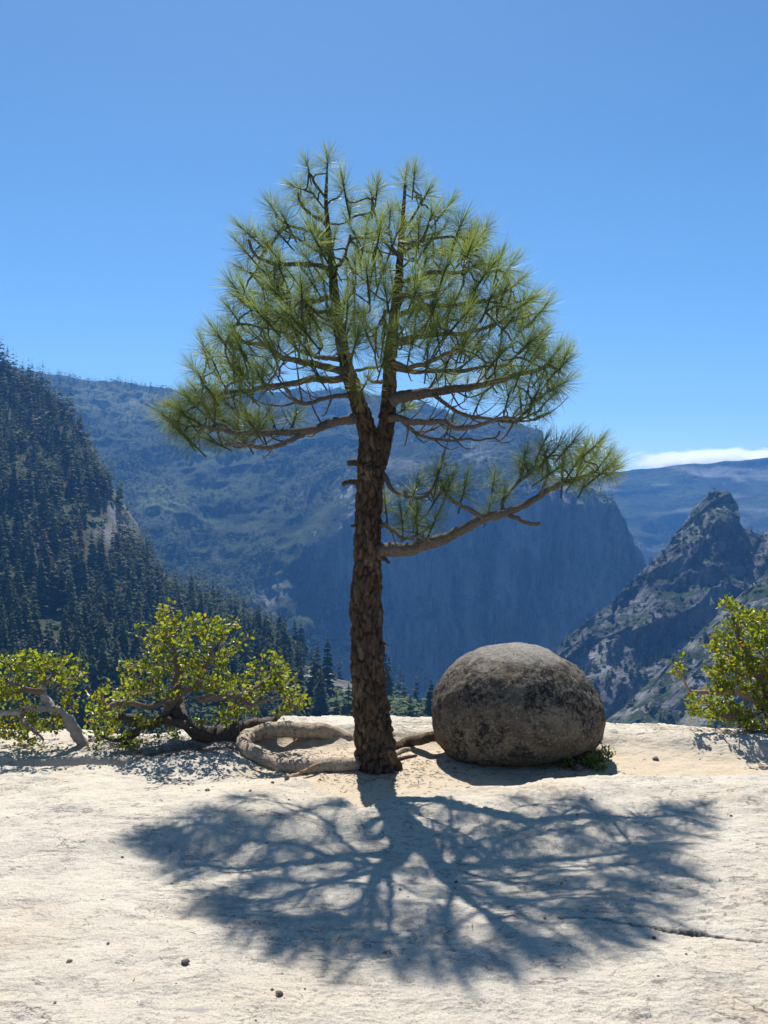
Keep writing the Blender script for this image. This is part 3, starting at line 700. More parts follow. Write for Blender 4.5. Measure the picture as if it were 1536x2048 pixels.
def stem(px_pts, n, nseg, amp, flare=False):
    pts = np.array([np.r_[P(a, b, TY+dy), wd*.93/2/F*TY] for a, b, wd, dy in px_pts]); c = catmull(pts, n)
    f = bark_disp(amp)
    def g(V, ang):
        k = f(V, ang)
        if flare:
            h = V[..., 2]-base_z
            k = k*(1+np.exp(-np.maximum(h, 0)/0.10)*(0.12+0.16*np.maximum(0, np.cos(ang*3+0.8))))
        return k
    v, f3, f4 = tube(c[:, :3], c[:, 3], nseg, g)
    a = np.r_[f.last.ravel(), 0, 0]
    return v, f3, f4, a, c
tmb = MB()
v, f3, f4, a, tc1 = stem([(757, 1545, 84, 0), (755, 1515, 82, 0), (748, 1470, 76, 0), (741, 1400, 71, 0), (735, 1300, 67, 0), (733, 1200, 63, 0), (735, 1100, 58, 0), (738, 1000, 54, 0), (742, 930, 56, 0),
     (740, 885, 46, 0), (727, 835, 38, 0), (710, 785, 33, 0), (692, 730, 28, .02), (679, 660, 24, .04), (669, 590, 20, .06), (664, 530, 16, .06), (657, 470, 12, .06), (652, 400, 8, .05), (654, 345, 5, .05)], 560, 72, 0.15, True)
tmb.add(v, f3, f4, a)
v, f3, f4, a, tc2 = stem([(752, 935, 42, .02), (764, 890, 39, .02), (775, 835, 35, .02), (779, 780, 31, .02), (780, 710, 27, 0), (788, 640, 23, -.03), (797, 570, 19, -.05), (801, 500, 14, -.05), (806, 430, 9, -.05), (811, 370, 5, -.05)], 330, 56, 0.15)
tmb.add(v, f3, f4, a)
trunk = obj('trunk', tmb.mesh('pine_trunk', True, PO), M['bark'], pine)
# broken stubs on the trunk
for (pts, r0) in [([(722, 930, 0), (708, 925, -.05), (697, 927, -.08)], .022), ([(718, 965, -.02), (700, 963, -.06), (686, 968, -.09)], .020), ([(758, 1112, -.03), (770, 1118, -.06), (778, 1126, -.08)], .014),
                  ([(712, 1050, -.03), (703, 1052, -.06)], .012), ([(765, 1285, -.05), (776, 1290, -.1)], .009), ([(740, 935, -.1), (733, 938, -.19)], .02)]:
    c = catmull([P(a, b, TY+d) for a, b, d in pts], 8)
    v, f3, f4 = tube(c, np.linspace(r0, r0*.75, 8), 10, lambda V, A: 1+.25*fbm(V*40, 3, 740))
    m = MB(); m.add(v, f3, f4, .7); obj('broken_branch_stub', m.mesh('broken_branch_stub', True, PO), M['bark'], pine)

# limbs traced from the photograph: px, py, depth offset from the trunk; width at start and end in photo pixels
limbs = [
 ([(712, 835, 0), (704, 839, -.03), (658, 846, -.10), (626, 859, -.17), (577, 864, -.22), (528, 866, -.25), (482, 869, -.25), (440, 860, -.22), (405, 855, -.2)], 26, 8),
 ([(606, 869, -.19), (577, 882, -.28), (528, 896, -.34), (480, 890, -.36), (450, 888, -.36)], 13, 7),
 ([(690, 752, 0), (675, 758, .0), (626, 758, .07), (587, 768, .13), (547, 774, .18), (495, 784, .22), (456, 787, .24), (427, 789, .25), (408, 776, .25)], 20, 7),
 ([(692, 740, 0), (681, 742, -.04), (642, 732, -.12), (603, 725, -.20), (577, 719, -.25), (554, 709, -.28), (534, 696, -.30), (512, 690, -.3), (482, 683, -.3), (466, 667, -.3)], 20, 7),
 ([(700, 790, 0), (684, 791, -.06), (652, 794, -.2), (610, 807, -.36), (587, 800, -.45), (578, 782, -.5)], 13, 6),
 ([(670, 597, .05), (662, 595, .05), (626, 602, .1), (593, 599, .15), (554, 589, .2), (528, 576, .23), (502, 546, .25)], 15, 6),
 ([(656, 470, .06), (645, 465, .05), (609, 458, 0), (580, 449, -.03), (552, 430, -.05)], 9, 5),
 ([(653, 450, .06), (640, 440, .07), (618, 428, .1), (603, 412, .12), (596, 385, .12)], 8, 5),
 ([(654, 400, .05), (640, 382, .04), (625, 362, .02), (616, 342, .02)], 7, 5),
 ([(653, 408, .05), (668, 402, .0), (680, 394, -.04), (688, 382, -.05)], 6, 4),
 ([(664, 540, .06), (640, 533, .0), (608, 528, -.12), (574, 527, -.2), (540, 522, -.25), (512, 508, -.27), (496, 475, -.27)], 13, 6),
 ([(758, 1108, 0), (767, 1101, -.03), (812, 1099, -.06), (845, 1091, -.08), (887, 1076, -.10), (924, 1060, -.10), (958, 1043, -.10), (991, 1035, -.08), (1020, 1026, -.06), (1061, 1002, -.02), (1103, 977, .03), (1144, 960, .07), (1186, 945, .1)], 36, 10),
 ([(1018, 1030, -.06), (1041, 1045, -.10), (1062, 1050, -.13), (1084, 1049, -.16)], 12, 8),
 ([(970, 1039, -.10), (937, 1018, -.16), (904, 1002, -.2), (890, 985, -.22), (880, 962, -.22)], 14, 5),
 ([(1010, 1028, -.06), (1003, 1006, .0), (1020, 985, .1), (1035, 960, .16), (1050, 925, .2)], 10, 5),
 ([(1080, 990, 0), (1092, 965, -.08), (1098, 940, -.12), (1092, 920, -.15)], 9, 5),
 ([(762, 945, 0), (771, 952, -.05), (783, 977, -.12), (812, 993, -.2), (841, 997, -.25), (862, 981, -.28), (879, 952, -.3), (887, 910, -.3)], 14, 4),
 ([(760, 1050, 0), (767, 1051, -.05), (791, 1064, -.15), (812, 1076, -.22), (841, 1070, -.28), (858, 1052, -.3)], 13, 6),
 ([(780, 805, 0), (792, 798, .0), (833, 786, .04), (875, 784, .08), (908, 776, .1), (945, 772, .12), (999, 761, .14), (1040, 748, .15), (1082, 738, .15), (1105, 720, .15)], 32, 8),
 ([(778, 838, 0), (792, 835, -.05), (820, 844, -.15), (854, 844, -.24), (887, 842, -.33), (916, 856, -.4), (949, 856, -.45), (985, 842, -.5), (1010, 835, -.5)], 20, 6),
 ([(800, 838, -.08), (825, 860, -.02), (854, 873, .05), (895, 881, .12), (937, 881, .18), (991, 873, .22), (998, 858, .22)], 11, 4),
 ([(868, 790, .06), (908, 819, -.04), (949, 835, -.1), (999, 844, -.15), (1040, 840, -.18), (1075, 826, -.2)], 11, 5),
 ([(791, 632, -.03), (812, 624, -.05), (875, 611, -.1), (928, 607, -.15), (978, 596, -.18), (1015, 580, -.2)], 15, 6),
 ([(785, 685, 0), (830, 672, .08), (880, 668, .15), (930, 665, .2), (970, 657, .22), (1030, 642, .24), (1078, 624, .25)], 16, 6),
 ([(798, 565, -.05), (850, 552, .02), (910, 545, .1), (965, 530, .14), (1005, 545, .15)], 13, 6),
 ([(802, 490, -.05), (850, 478, -.1), (900, 470, -.16), (945, 478, -.2)], 10, 5),
 ([(803, 470, -.05), (830, 430, -.02), (846, 400, 0)], 8, 5),
 ([(803, 520, -.05), (770, 480, -.15), (750, 430, -.2), (745, 400, -.2)], 9, 5),
 ([(782, 725, 0), (820, 735, -.15), (860, 725, -.35), (905, 705, -.5), (925, 700, -.55)], 15, 6),
 ([(782, 735, 0), (840, 745, .2), (900, 742, .4), (960, 735, .5), (1020, 732, .55)], 14, 6),
 # limbs reaching towards and away from the viewer
 ([(700, 770, 0), (706, 752, -.25), (700, 730, -.5), (690, 700, -.72), (680, 690, -.85)], 17, 6),
 ([(690, 720, .02), (650, 715, .3), (610, 705, .6), (580, 680, .8)], 16, 6),
 ([(780, 690, 0), (800, 690, .35), (830, 680, .65), (860, 655, .85)], 16, 6),
 ([(785, 660, 0), (775, 655, -.3), (770, 640, -.6), (765, 620, -.8)], 16, 6),
 ([(672, 620, .05), (655, 625, -.25), (630, 620, -.5), (610, 600, -.65)], 14, 6),
 ([(672, 610, .05), (690, 605, .35), (700, 585, .6), (710, 570, .75)], 13, 6),
 ([(796, 590, -.05), (830, 595, -.35), (860, 590, -.6), (880, 580, -.72)], 13, 6),
 ([(797, 580, -.05), (790, 570, .3), (800, 545, .55), (820, 520, .65)], 12, 6),
 ([(664, 535, .06), (680, 530, -.2), (690, 510, -.4), (700, 470, -.5)], 11, 5),
 ([(662, 510, .06), (640, 505, .3), (620, 490, .45), (600, 480, .5)], 10, 5),
 ([(801, 500, -.05), (820, 495, .2), (850, 480, .4), (880, 462, .5)], 10, 5),
 ([(778, 770, 0), (760, 765, .3), (740, 760, .6), (730, 750, .8)], 13, 6),
 ([(690, 745, .02), (720, 740, .2), (755, 735, .35), (766, 725, .4)], 10, 5),
 ([(776, 790, 0), (800, 800, .35), (812, 815, .6), (815, 812, .7)], 11, 5),
]
tufts = [(655,325),(616,335),(689,380),(593,374),(626,388),(601,403),(547,419),(570,440),(744,397),(704,458),(495,466),(541,497),(492,504),(596,478),(614,517),(665,528),(490,540),(525,563),(577,543),(603,587),(554,587),
 (512,616),(573,609),(466,658),(528,632),(577,629),(560,658),(603,684),(639,642),(678,691),(408,697),(446,733),(463,691),(502,710),(534,684),(547,740),(412,772),(394,785),(440,759),(371,831),(401,808),(347,851),
 (492,831),(541,831),(590,834),(456,883),(407,860),(381,883),(430,886),(482,867),(521,854),(629,743),(619,694),(730,769),(707,567),(766,723),(810,364),(828,356),(850,393),(754,378),(804,427),(883,460),(920,452),(962,489),
 (933,485),(850,497),(791,476),(968,462),(1016,539),(999,584),(1036,564),(875,588),(928,555),(1082,622),(1040,622),(933,622),(978,605),(982,642),(1011,634),(1036,663),(924,696),(1020,730),(1112,705),(1074,713),(1090,738),
 (1057,696),(1122,734),(974,759),(1040,746),(1104,750),(1016,796),(1057,817),(1084,830),(1040,792),(1074,784),(1096,800),(854,721),(933,775),(1032,833),(812,817),(899,850),(1049,912),(1090,912),
 (1169,900),(1148,933),(1190,892),(1203,946),(1173,962),(1061,946),(1103,946),(987,962),(1007,991),(978,1020),(875,950),(899,970),(928,979),(879,987),(829,983),(833,1029),(804,1041),(870,1041),(771,1012),(833,1049),(1128,915),(1215,935),(1125,948),(1110,900),(1140,890),(1160,922),(1185,915),(1070,930),(1212,915),(1228,942),(1150,955),(1040,935),(1085,890),(420,830),(390,842),(460,812),(502,850),
 (740,430),(700,420),(670,470),(640,500),(720,520),(760,450),(780,430),(830,450),(860,440),(890,420),(905,500),(760,520),(730,480),(690,600),(740,590),(650,580),(620,560),(760,560),(830,560),(850,530),(890,540),(950,530),(980,545),
 (840,610),(810,590),(770,630),(730,640),(700,650),(660,640),(620,640),(590,660),(830,650),(870,640),(900,620),(940,590),(960,680),(900,670),(860,680),(820,700),(750,680),(710,690),(640,690),(1000,690),(940,720),(980,720),(890,740),(870,765),(1000,760),(960,800),
 (430,800),(440,830),(460,850),(505,760),(480,740),(425,720),(390,740),(380,800),(350,815),(365,865),(335,835),(480,600),(470,575),(530,530),(520,480),(560,520),(560,470),(640,430),(1050,600),(1065,640),(1100,780),(1120,770),(1130,715),(1080,690),(1060,760),(1015,610)]
rp = np.random.default_rng(23)
nodes = []; ndir = []; nlimb = []; npath = []; paths = []      # every point of the skeleton
for li, (pts, w0, w1) in enumerate(limbs):
    c = catmull([P(a, b, TY+d) for a, b, d in pts], 8+6*len(pts)); L = np.linspace(0, 1, len(c))
    c = c+np.stack([fbm(c*6+li, 3, 760+li), fbm(c*6+9, 3, 780+li), fbm(c*6+31, 3, 790+li)], -1)*0.022*ss(L, 0, .3)[:, None]
    paths.append(dict(c=c, r=(w0+(w1-w0)*L**.7)*.88/2/F*TY, limb=li, parent=-1, n=0, main=True))
    t = np.gradient(c, axis=0); t /= np.linalg.norm(t, axis=1)[:, None]
    for k in range(5, len(c)): nodes.append(c[k]); ndir.append(t[k]); nlimb.append(li); npath.append(len(paths)-1)
CC = P(765, 640, TY)
def target(px, py, edge_bias):
    """depth for a tuft seen at (px, py): near the trunk plane at the crown's rim, spread front and back inside"""
    if py > 870 and px > 760: return None
    cx = 760; half = np.interp(py, [330, 420, 520, 620, 720, 800, 880], [110, 190, 265, 330, 380, 370, 400])
    e = min(1, abs(px-cx)/half); dmax = 1.05*math.sqrt(max(0, 1-e*e))*np.interp(py, [330, 450, 600, 750, 880], [.35, .6, .95, 1.0, .6])
    return dmax
T = []
for px, py in tufts:
    dm = target(px, py, 0)
    if dm is None:
        j = np.argmin([np.linalg.norm(np.array((768+q[0]/q[1]*F-px, 1024-(q[2]-EYE)/q[1]*F-py))) for q in nodes]); T.append(P(px, py, nodes[j][1]+rp.normal(0, .09)))
    else: T.append(P(px, py, TY+rp.uniform(-1, 1)*dm*.9))
nf = 0
while len(T) < 325:
    px = rp.uniform(400, 1110); py = rp.uniform(465, 830); cx = 760
    half = np.interp(py, [330, 420, 520, 620, 720, 800, 880], [95, 170, 240, 300, 350, 330, 330])
    if abs(px-cx) > half or (py > 680 and 560 < px < 900) or py > 790: continue
    if py < 480 and 680 < px < 715: continue
    dm = target(px, py, 0); q = P(px, py, TY+rp.choice((-1, 1), p=(.62, .38))*dm*rp.uniform(.35, 1.0))
    if min(np.linalg.norm(q-t) for t in T) < 0.15: continue
    T.append(q); nf += 1
T = np.array(T)
N0 = np.array(nodes); d0 = np.array([np.min(np.linalg.norm(N0-t, axis=1)) for t in T])
tuft_list = []
for i in np.argsort(d0):
    t = T[i]; NA = np.array(nodes); dv = t-NA; dist = np.linalg.norm(dv, axis=1)
    dd = (dv*np.array(ndir)).sum(1)/np.maximum(dist, 1e-6)
    j = int(np.argmin(dist*(1.25-0.35*dd)+0.12*np.maximum(0, NA[:, 2]-t[2])))
    p0 = NA[j]; L = dist[j]
    out = t-np.array((PO[0]+.02, TY, t[2]-.35)); out /= np.linalg.norm(out)
    ax = 0.50*out+0.55*np.array((0, 0, 1))+0.35*dv[j]/max(L, .05)+rp.normal(0, .16, 3); ax /= np.linalg.norm(ax)
    if L < .03: ax = ndir[j]*.6+np.array((0, 0, .6)); ax /= np.linalg.norm(ax)
    t0 = t-ax*0.05
    p1 = p0+(ndir[j]*.8+dv[j]/max(L, .05)*.5+np.array((0, 0, -.25)))*L*.38
    p2 = t0-ax*L*.36
    n = max(5, int(L/.03)); u = np.linspace(0, 1, n)[:, None]
    c = (1-u)**3*p0+3*u*(1-u)**2*p1+3*u*u*(1-u)*p2+u**3*t0
    c[1:-1] += np.stack([fbm(c*11+i, 2, 800), fbm(c*11+i+7, 2, 801), fbm(c*11+i+3, 2, 802)], -1)[1:-1]*0.014
    pid = len(paths); paths.append(dict(c=c, r=None, limb=nlimb[j], parent=npath[j], n=1, main=False, at=L))
    q = npath[j]
    while q >= 0: paths[q]['n'] += 1; q = paths[q]['parent']
    tt = np.gradient(c, axis=0); tt /= np.linalg.norm(tt, axis=1)[:, None]+1e-9
    for k in range(2, n-1): nodes.append(c[k]); ndir.append(tt[k]); nlimb.append(nlimb[j]); npath.append(pid)
    tuft_list.append((t, ax, nlimb[j]))
limb_mb = [MB() for _ in limbs]
ld = lambda V, A: 1+.30*fbm(V*38, 3, 745)
for p in paths:
    if p['main']: v, f3, f4 = tube(p['c'], p['r'], 12, ld)
    else:
        r0 = min(0.0042+0.0022*p['n']**.75, .014); v, f3, f4 = tube(p['c'], np.linspace(r0, .0042, len(p['c'])), 6)
    limb_mb[p['limb']].add(v, f3, f4, .6)
    # short dead twiglets on the lower limbs
    if p['main'] and p['limb'] in (0, 1, 2, 3, 4, 16, 17, 18, 19, 20, 21, 28, 29):
        for _ in range(11):
            k = int(rp.integers(8, len(p['c'])-2)); d = rp.normal(size=3)+1.1*np.array((np.sign(p['c'][-1][0]-p['c'][0][0]), 0, 0)); d[2] -= .3; d /= np.linalg.norm(d); L = rp.uniform(.06, .34); uu = np.linspace(0, 1, 9)[:, None]
            c = p['c'][k]+uu*d*L+uu**2.2*np.array((0, 0, .55*L))+fbm(np.repeat(uu*3+rp.uniform(0, 50), 3, 1)+np.array((0, 7, 13)), 2, 803)[:, None]*.012*uu; v, f3, f4 = tube(c, np.linspace(.0035+.012*L, .002, 9), 5); limb_mb[p['limb']].add(v, f3, f4, .6)
limb_ob = [obj('branch', mb.mesh('pine_branch', True, PO), M['twig'], pine) for mb in limb_mb]
for k in (11, 12): limb_ob[k].data.materials.clear(); limb_ob[k].data.materials.append(M['twig'])
def tuft_mesh(seed, n=190):
    """long needles round a shoot along +Z, tip at the origin"""
    r = np.random.default_rng(seed); V = []; Fq = []; A = []; b = 0
    for k in range(n):
        s = r.uniform(0, 1); org = np.array((0, 0, .025-.065*s)); th = R(5+108*s**.95+r.normal(0, 9)); ph = r.uniform(0, 6.283)
        d = np.array((math.sin(th)*math.cos(ph), math.sin(th)*math.sin(ph), math.cos(th))); L = r.uniform(.108, .162)*(1-.06*s); wd = r.uniform(.0007, .0011)
        sd = np.cross(d, r.normal(size=3)); sd /= np.linalg.norm(sd); bend = r.normal(0, .012, 3)+np.array((0, 0, -.010))*s
        pts = [org, org+d*L*.5+bend*.3, org+d*L+bend]; ws = [wd*.8, wd, wd*.35]; tone = r.uniform(0, 1)
        for q, w_ in zip(pts, ws): V += [q+sd*w_, q-sd*w_]
        Fq += [(b, b+1, b+3, b+2), (b+2, b+3, b+5, b+4)]; A += [tone*.5, tone*.5, tone*.8, tone*.8, tone, tone]; b += 6
    c = tube([(0, 0, -.14), (0, 0, -.05), (0, 0, .035)], [.0045, .0065, .002], 5); m = MB(); m.add(V, None, Fq, A); m.add(*c, a=0.1)
    me = m.mesh('needle_tuft', True); me.materials.append(M['needles']); return me
tm = [tuft_mesh(1000+k) for k in range(8)]
# the tufts that show largest are parts of their limb, the few farthest back are one mass
tuft_list.sort(key=lambda q: q[0][1]); extra = MB()
for i, (t, ax, li) in enumerate(tuft_list):
    rot = Vector(ax).to_track_quat('Z', 'Y'); me = tm[i % 8]; s = rp.uniform(.84, 1.2); a = rp.uniform(0, 6.28)
    from mathutils import Quaternion
    rot = rot @ Quaternion((0, 0, 1), a)
    if i < 300:
        o = bpy.data.objects.new('needle_tuft', me); col.objects.link(o); o.parent = limb_ob[li]
        o.location = t-PO; o.rotation_mode = 'QUATERNION'; o.rotation_quaternion = rot; o.scale = (s, s, s)
    else:
        co = np.empty(len(me.vertices)*3, np.float32); me.vertices.foreach_get('co', co); co = co.reshape(-1, 3)
        Rm = np.array(rot.to_matrix()); Fq = [tuple(p.vertices) for p in me.polygons]
        extra.add(co@Rm.T*s+t, [f for f in Fq if len(f) == 3], [f for f in Fq if len(f) == 4], .4)
if extra.n:
    tag(obj('crown', extra.mesh('pine_crown_back', True, PO), M['needles'], pine), kind='stuff')

# surface roots
def on_ground(px, py, lift=0.0):
    Y = 2837/(py-1024)
    for _ in range(6):
        xw = (px-768)/F*Y; z = gz(xw, Y)+lift; Y = (EYE-z)*F/(py-1024)
    return np.array(((px-768)/F*Y, Y, z))
rough_root = lambda V, A: 1+.22*fbm(V*13, 3, 750)+.10*fbm(V*40, 3, 751)
for pts, w0, w1, mt in [([(728, 1532), (700, 1540), (660, 1540), (615, 1543), (575, 1540), (530, 1531), (500, 1515), (490, 1496), (505, 1480), (545, 1468), (590, 1467)], 30, 35, 'root'),
                        ([(715, 1525), (690, 1528), (668, 1520), (650, 1526), (630, 1520)], 10, 5, 'bark'),
                        ([(780, 1505), (815, 1490), (845, 1484), (875, 1478), (905, 1480)], 20, 24, 'bark'),
                        ([(785, 1512), (815, 1502), (840, 1503), (865, 1512), (885, 1512)], 11, 5, 'root'),
                        ([(740, 1530), (765, 1533), (800, 1520), (830, 1512)], 16, 6, 'bark'),
                        ([(580, 1540), (600, 1528), (625, 1533), (640, 1537)], 9, 5, 'root')]:
    wv = np.linspace(w0, w1, len(pts)); c = []
    for (a, b), ww in zip(pts, wv):
        g = on_ground(a, b, 0); rr = ww/2/F*TY; c.append(np.r_[g+(0, 0, rr*(.55 if b > 1461 else (-.4 if b > 1455 else -2.0))), rr])
    if len(pts) == 11:      # its far end runs under the slab behind the pine
        e = c[-1]; c += [e+(.10, .015, -.004, -.001), e+(.24, .03, -.03, -.003), e+(.42, .03, -.11, -.006), e+(.6, .02, -.25, -.01)]
    n = 16*len(pts); c = catmull(c, n)
    c[:, :3] += np.stack([fbm(c[:, :3]*5+3, 2, 755)*.02, fbm(c[:, :3]*5+8, 2, 756)*.012, fbm(c[:, :3]*5, 2, 757)*.008], -1)
    v, f3, f4 = tube(c[:, :3], c[:, 3], 20, rough_root); m = MB(); m.add(v, f3, f4, .7)
    obj('root', m.mesh('pine_root', True, PO), M[mt], pine)

# ------------------------------------------------------------------ the boulder
import bmesh
def build_boulder():
    bm = bmesh.new(); bmesh.ops.create_icosphere(bm, subdivisions=6, radius=1)
    V = np.array([v.co[:] for v in bm.verts]); Fc = np.array([[v.index for v in f.verts] for f in bm.faces]); bm.free()
    U = V.copy(); YB = 6.08
    # outline in photo pixels by angle round its centre (1036, 1408)
    cx, cy = 1036, 1418
    outl = [(1208, 1425), (1205, 1462), (1186, 1490), (1150, 1515), (1100, 1530), (1036, 1535), (960, 1533), (905, 1518), (872, 1480), (862, 1430), (866, 1385), (885, 1350), (930, 1312), (985, 1292), (1036, 1288), (1090, 1297), (1140, 1325), (1180, 1365), (1202, 1400)]
    an = np.array([math.atan2(cy-b, a-cx) for a, b in outl]); ra = np.array([math.hypot(a-cx, cy-b) for a, b in outl])
    o = np.argsort(an); an, ra = an[o], ra[o]; an = np.r_[an-2*math.pi, an, an+2*math.pi]; ra = np.r_[ra, ra, ra]
    ang = np.arctan2(V[:, 2], V[:, 0]); rr = np.interp(ang, an, ra)/F*YB
    m = np.hypot(V[:, 0], V[:, 2])
    depth = 0.50*np.where(V[:, 2] < 0, 1-.25*V[:, 2]**2, 1)
    W = np.stack([V[:, 0]*rr, V[:, 1]*depth, V[:, 2]*rr], -1)
    W = W*(1+.045*fbm(V*1.6+4, 3, 820)+.030*fbm(V*5, 4, 821)+.014*fbm(V*16, 4, 822))[:, None]
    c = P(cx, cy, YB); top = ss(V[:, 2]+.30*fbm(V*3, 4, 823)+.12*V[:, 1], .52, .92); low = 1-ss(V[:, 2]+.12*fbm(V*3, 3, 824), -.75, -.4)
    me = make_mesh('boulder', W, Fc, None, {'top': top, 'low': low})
    return tag(obj('boulder', me, M['boulder'], loc=c), 'large rounded dark lichen covered boulder resting beside the pine', 'boulder')
build_boulder()

# ------------------------------------------------------------------ shrubs
def leaf_block(mb, c, n, r, size, spread, up=0.55, droop=0.0, tmax=1.0):
    """a spray of n small oval leaves round the point c"""
    for _ in range(n):
        d = r.normal(size=3)+np.array((0, 0, up)); d /= np.linalg.norm(d); o = c+r.normal(0, spread, 3)
        L = size*r.uniform(.75, 1.25); wv = L*r.uniform(.27, .36); s = np.cross(d, r.normal(size=3)); s /= np.linalg.norm(s); nn = np.cross(d, s)*L*.10
        V = [o, o+d*L*.35+s*wv+nn, o+d*L*.75+s*wv*.8+nn, o+d*L, o+d*L*.75-s*wv*.8+nn, o+d*L*.35-s*wv+nn, o+d*L*.5-nn*.3]
        mb.add(V, [(0, 1, 6), (1, 2, 6), (2, 3, 6), (3, 4, 6), (4, 5, 6), (5, 0, 6)], None, r.uniform(0, tmax))
def shrub(name, label, base, stems, lobes, YS, seed, per_area=.012, leafn=9, leaf=0.030, depth=.45, group=None, wood='shrubwood', leafmat='leaf', tmax=1.0):
    r = np.random.default_rng(seed); root = bpy.data.objects.new(name, None); col.objects.link(root); O = np.asarray(base, float); root.location = O
    tag(root, label, 'shrub', group); nd = []; ndd = []
    for pts, w0, w1, mat in stems:
        c = catmull([P(a, b, YS+d) for a, b, d in pts], 10*len(pts)); L = np.linspace(0, 1, len(c))
        c = c+np.stack([fbm(c*9+seed, 3, 830), fbm(c*9+5, 3, 831), fbm(c*9+2, 3, 832)], -1)*.03*ss(L, 0, .2)[:, None]
        v, f3, f4 = tube(c, (w0+(w1-w0)*L)/2/F*YS, 12, lambda V, A: 1+.45*fbm(V*14, 3, 833)+.2*fbm(V*45, 2, 834)+.18*np.cos(2*A+V[..., 0]*9)); m = MB(); m.add(v, f3, f4, .5)
        obj('stem', m.mesh('shrub_stem', True, O), M[mat], root)
        t = np.gradient(c, axis=0); t /= np.linalg.norm(t, axis=1)[:, None]
        nd += list(c[4:]); ndd += list(t[4:])
    pts = []
    for cx, cy, rx, ry in lobes:
        for _ in range(max(2, int(math.pi*rx*ry*per_area))):
            a = r.uniform(0, 6.28); q = math.sqrt(r.uniform(0, 1)); dz = math.sqrt(max(0, 1-q*q))
            pts.append(P(cx+rx*q*math.cos(a), cy+ry*q*math.sin(a), YS+r.uniform(-1, 1)*depth*(.35+.65*dz)))
    pts = np.array(pts); N0 = np.array(nd); pts = pts[np.argsort([np.min(np.linalg.norm(N0-p, axis=1)) for p in pts])]
    tw = MB(); lf = MB()
    for p in pts:
        NA = np.array(nd); dv = p-NA; dist = np.linalg.norm(dv, axis=1); j = int(np.argmin(dist+.25*np.maximum(0, NA[:, 2]-p[2]))); L = dist[j]
        u = np.linspace(0, 1, max(4, int(L/.03)))[:, None]; mid = (NA[j]+p)/2+r.normal(0, .12*L+.004, 3)+ndd[j]*L*.15
        c = (1-u)**2*NA[j]+2*u*(1-u)*mid+u*u*p
        v, f3, f4 = tube(c, np.linspace(min(.0035+.010*L, .011), .0022, len(c)), 5, cap=False); tw.add(v, f3, f4, .5)
        t = np.gradient(c, axis=0); t /= np.linalg.norm(t, axis=1)[:, None]+1e-9
        nd += list(c[1:-1]); ndd += list(t[1:-1])
        leaf_block(lf, p, leafn+int(r.integers(-2, 4)), r, leaf, .017, tmax=tmax)
    tag(obj('twigs', tw.mesh('shrub_twigs', True, O), M[wood], root), kind='stuff')
    tag(obj('foliage', lf.mesh('shrub_foliage', True, O), M[leafmat], root), kind='stuff')
    return root
YS = 6.15
bz = gz(-1.25, YS)
shrub('manzanita_shrub', 'wide gnarled manzanita with dark twisted trunk and yellow green leaves beside the pine root', (-1.25, YS, bz),
    [([(548, 1446, .32), (505, 1452, .22), (440, 1462, .05), (380, 1455, -.05), (330, 1440, -.05), (290, 1450, -.05), (260, 1440, -.08), (225, 1436, -.1)], 30, 12, 'darkwood'),
     ([(480, 1470, .05), (430, 1475, .02), (390, 1460, 0), (360, 1440, 0), (350, 1420, .02)], 40, 26, 'darkwood'),
     ([(330, 1448, 0), (335, 1425, .03), (348, 1400, .05), (370, 1380, .06), (400, 1360, .05), (420, 1320, .02), (430, 1285, 0)], 20, 7, 'shrubwood'),
     ([(365, 1440, .03), (358, 1400, .1), (352, 1370, .12), (355, 1330, .1), (345, 1290, .08), (335, 1240, .05)], 19, 6, 'shrubwood'),
     ([(350, 1400, .05), (310, 1410, -.1), (270, 1405, -.2), (235, 1400, -.25), (205, 1420, -.28)], 12, 6, 'shrubwood'),
     ([(400, 1400, .02), (440, 1395, -.1), (490, 1385, -.15), (530, 1365, -.15), (560, 1345, -.12)], 13, 6, 'shrubwood'),
     ([(460, 1390, -.1), (500, 1405, -.2), (550, 1395, -.25), (590, 1410, -.25)], 9, 5, 'shrubwood'),
     ([(350, 1360, .1), (320, 1330, .15), (300, 1290, .15)], 10, 5, 'shrubwood'),
     ([(290, 1450, -.05), (260, 1470, -.12), (230, 1480, -.2), (205, 1475, -.25)], 11, 6, 'darkwood'),
     ([(275, 1462, -.05), (262, 1475, -.06), (245, 1488, -.08)], 16, 14, 'darkwood'),
     ([(535, 1458, .28), (545, 1443, .28), (556, 1432, .26)], 16, 9, 'darkwood'),
     ([(450, 1474, .02), (475, 1468, .1), (500, 1460, .2), (525, 1453, .3)], 22, 14, 'darkwood')],
    [(335, 1228, 26, 20), (310, 1268, 40, 26), (360, 1262, 30, 22), (410, 1255, 42, 26), (440, 1300, 36, 24), (345, 1310, 55, 32), (280, 1345, 46, 28), (235, 1392, 42, 30), (400, 1350, 60, 32), (540, 1335, 42, 26),
     (572, 1372, 36, 28), (505, 1375, 38, 24), (455, 1375, 40, 24), (210, 1440, 38, 30), (195, 1475, 28, 16), (468, 1245, 13, 12), (487, 1280, 12, 9), (590, 1405, 26, 16), (320, 1385, 50, 20), (480, 1420, 50, 12), (300, 1440, 30, 14), (570, 1425, 16, 10), (250, 1475, 46, 18), (190, 1415, 24, 24), (330, 1470, 30, 10), (420, 1440, 45, 12), (600, 1390, 18, 16)],
    YS, 71, .0082, 8, .030, .42)
bx = (60-768)/F*6.1
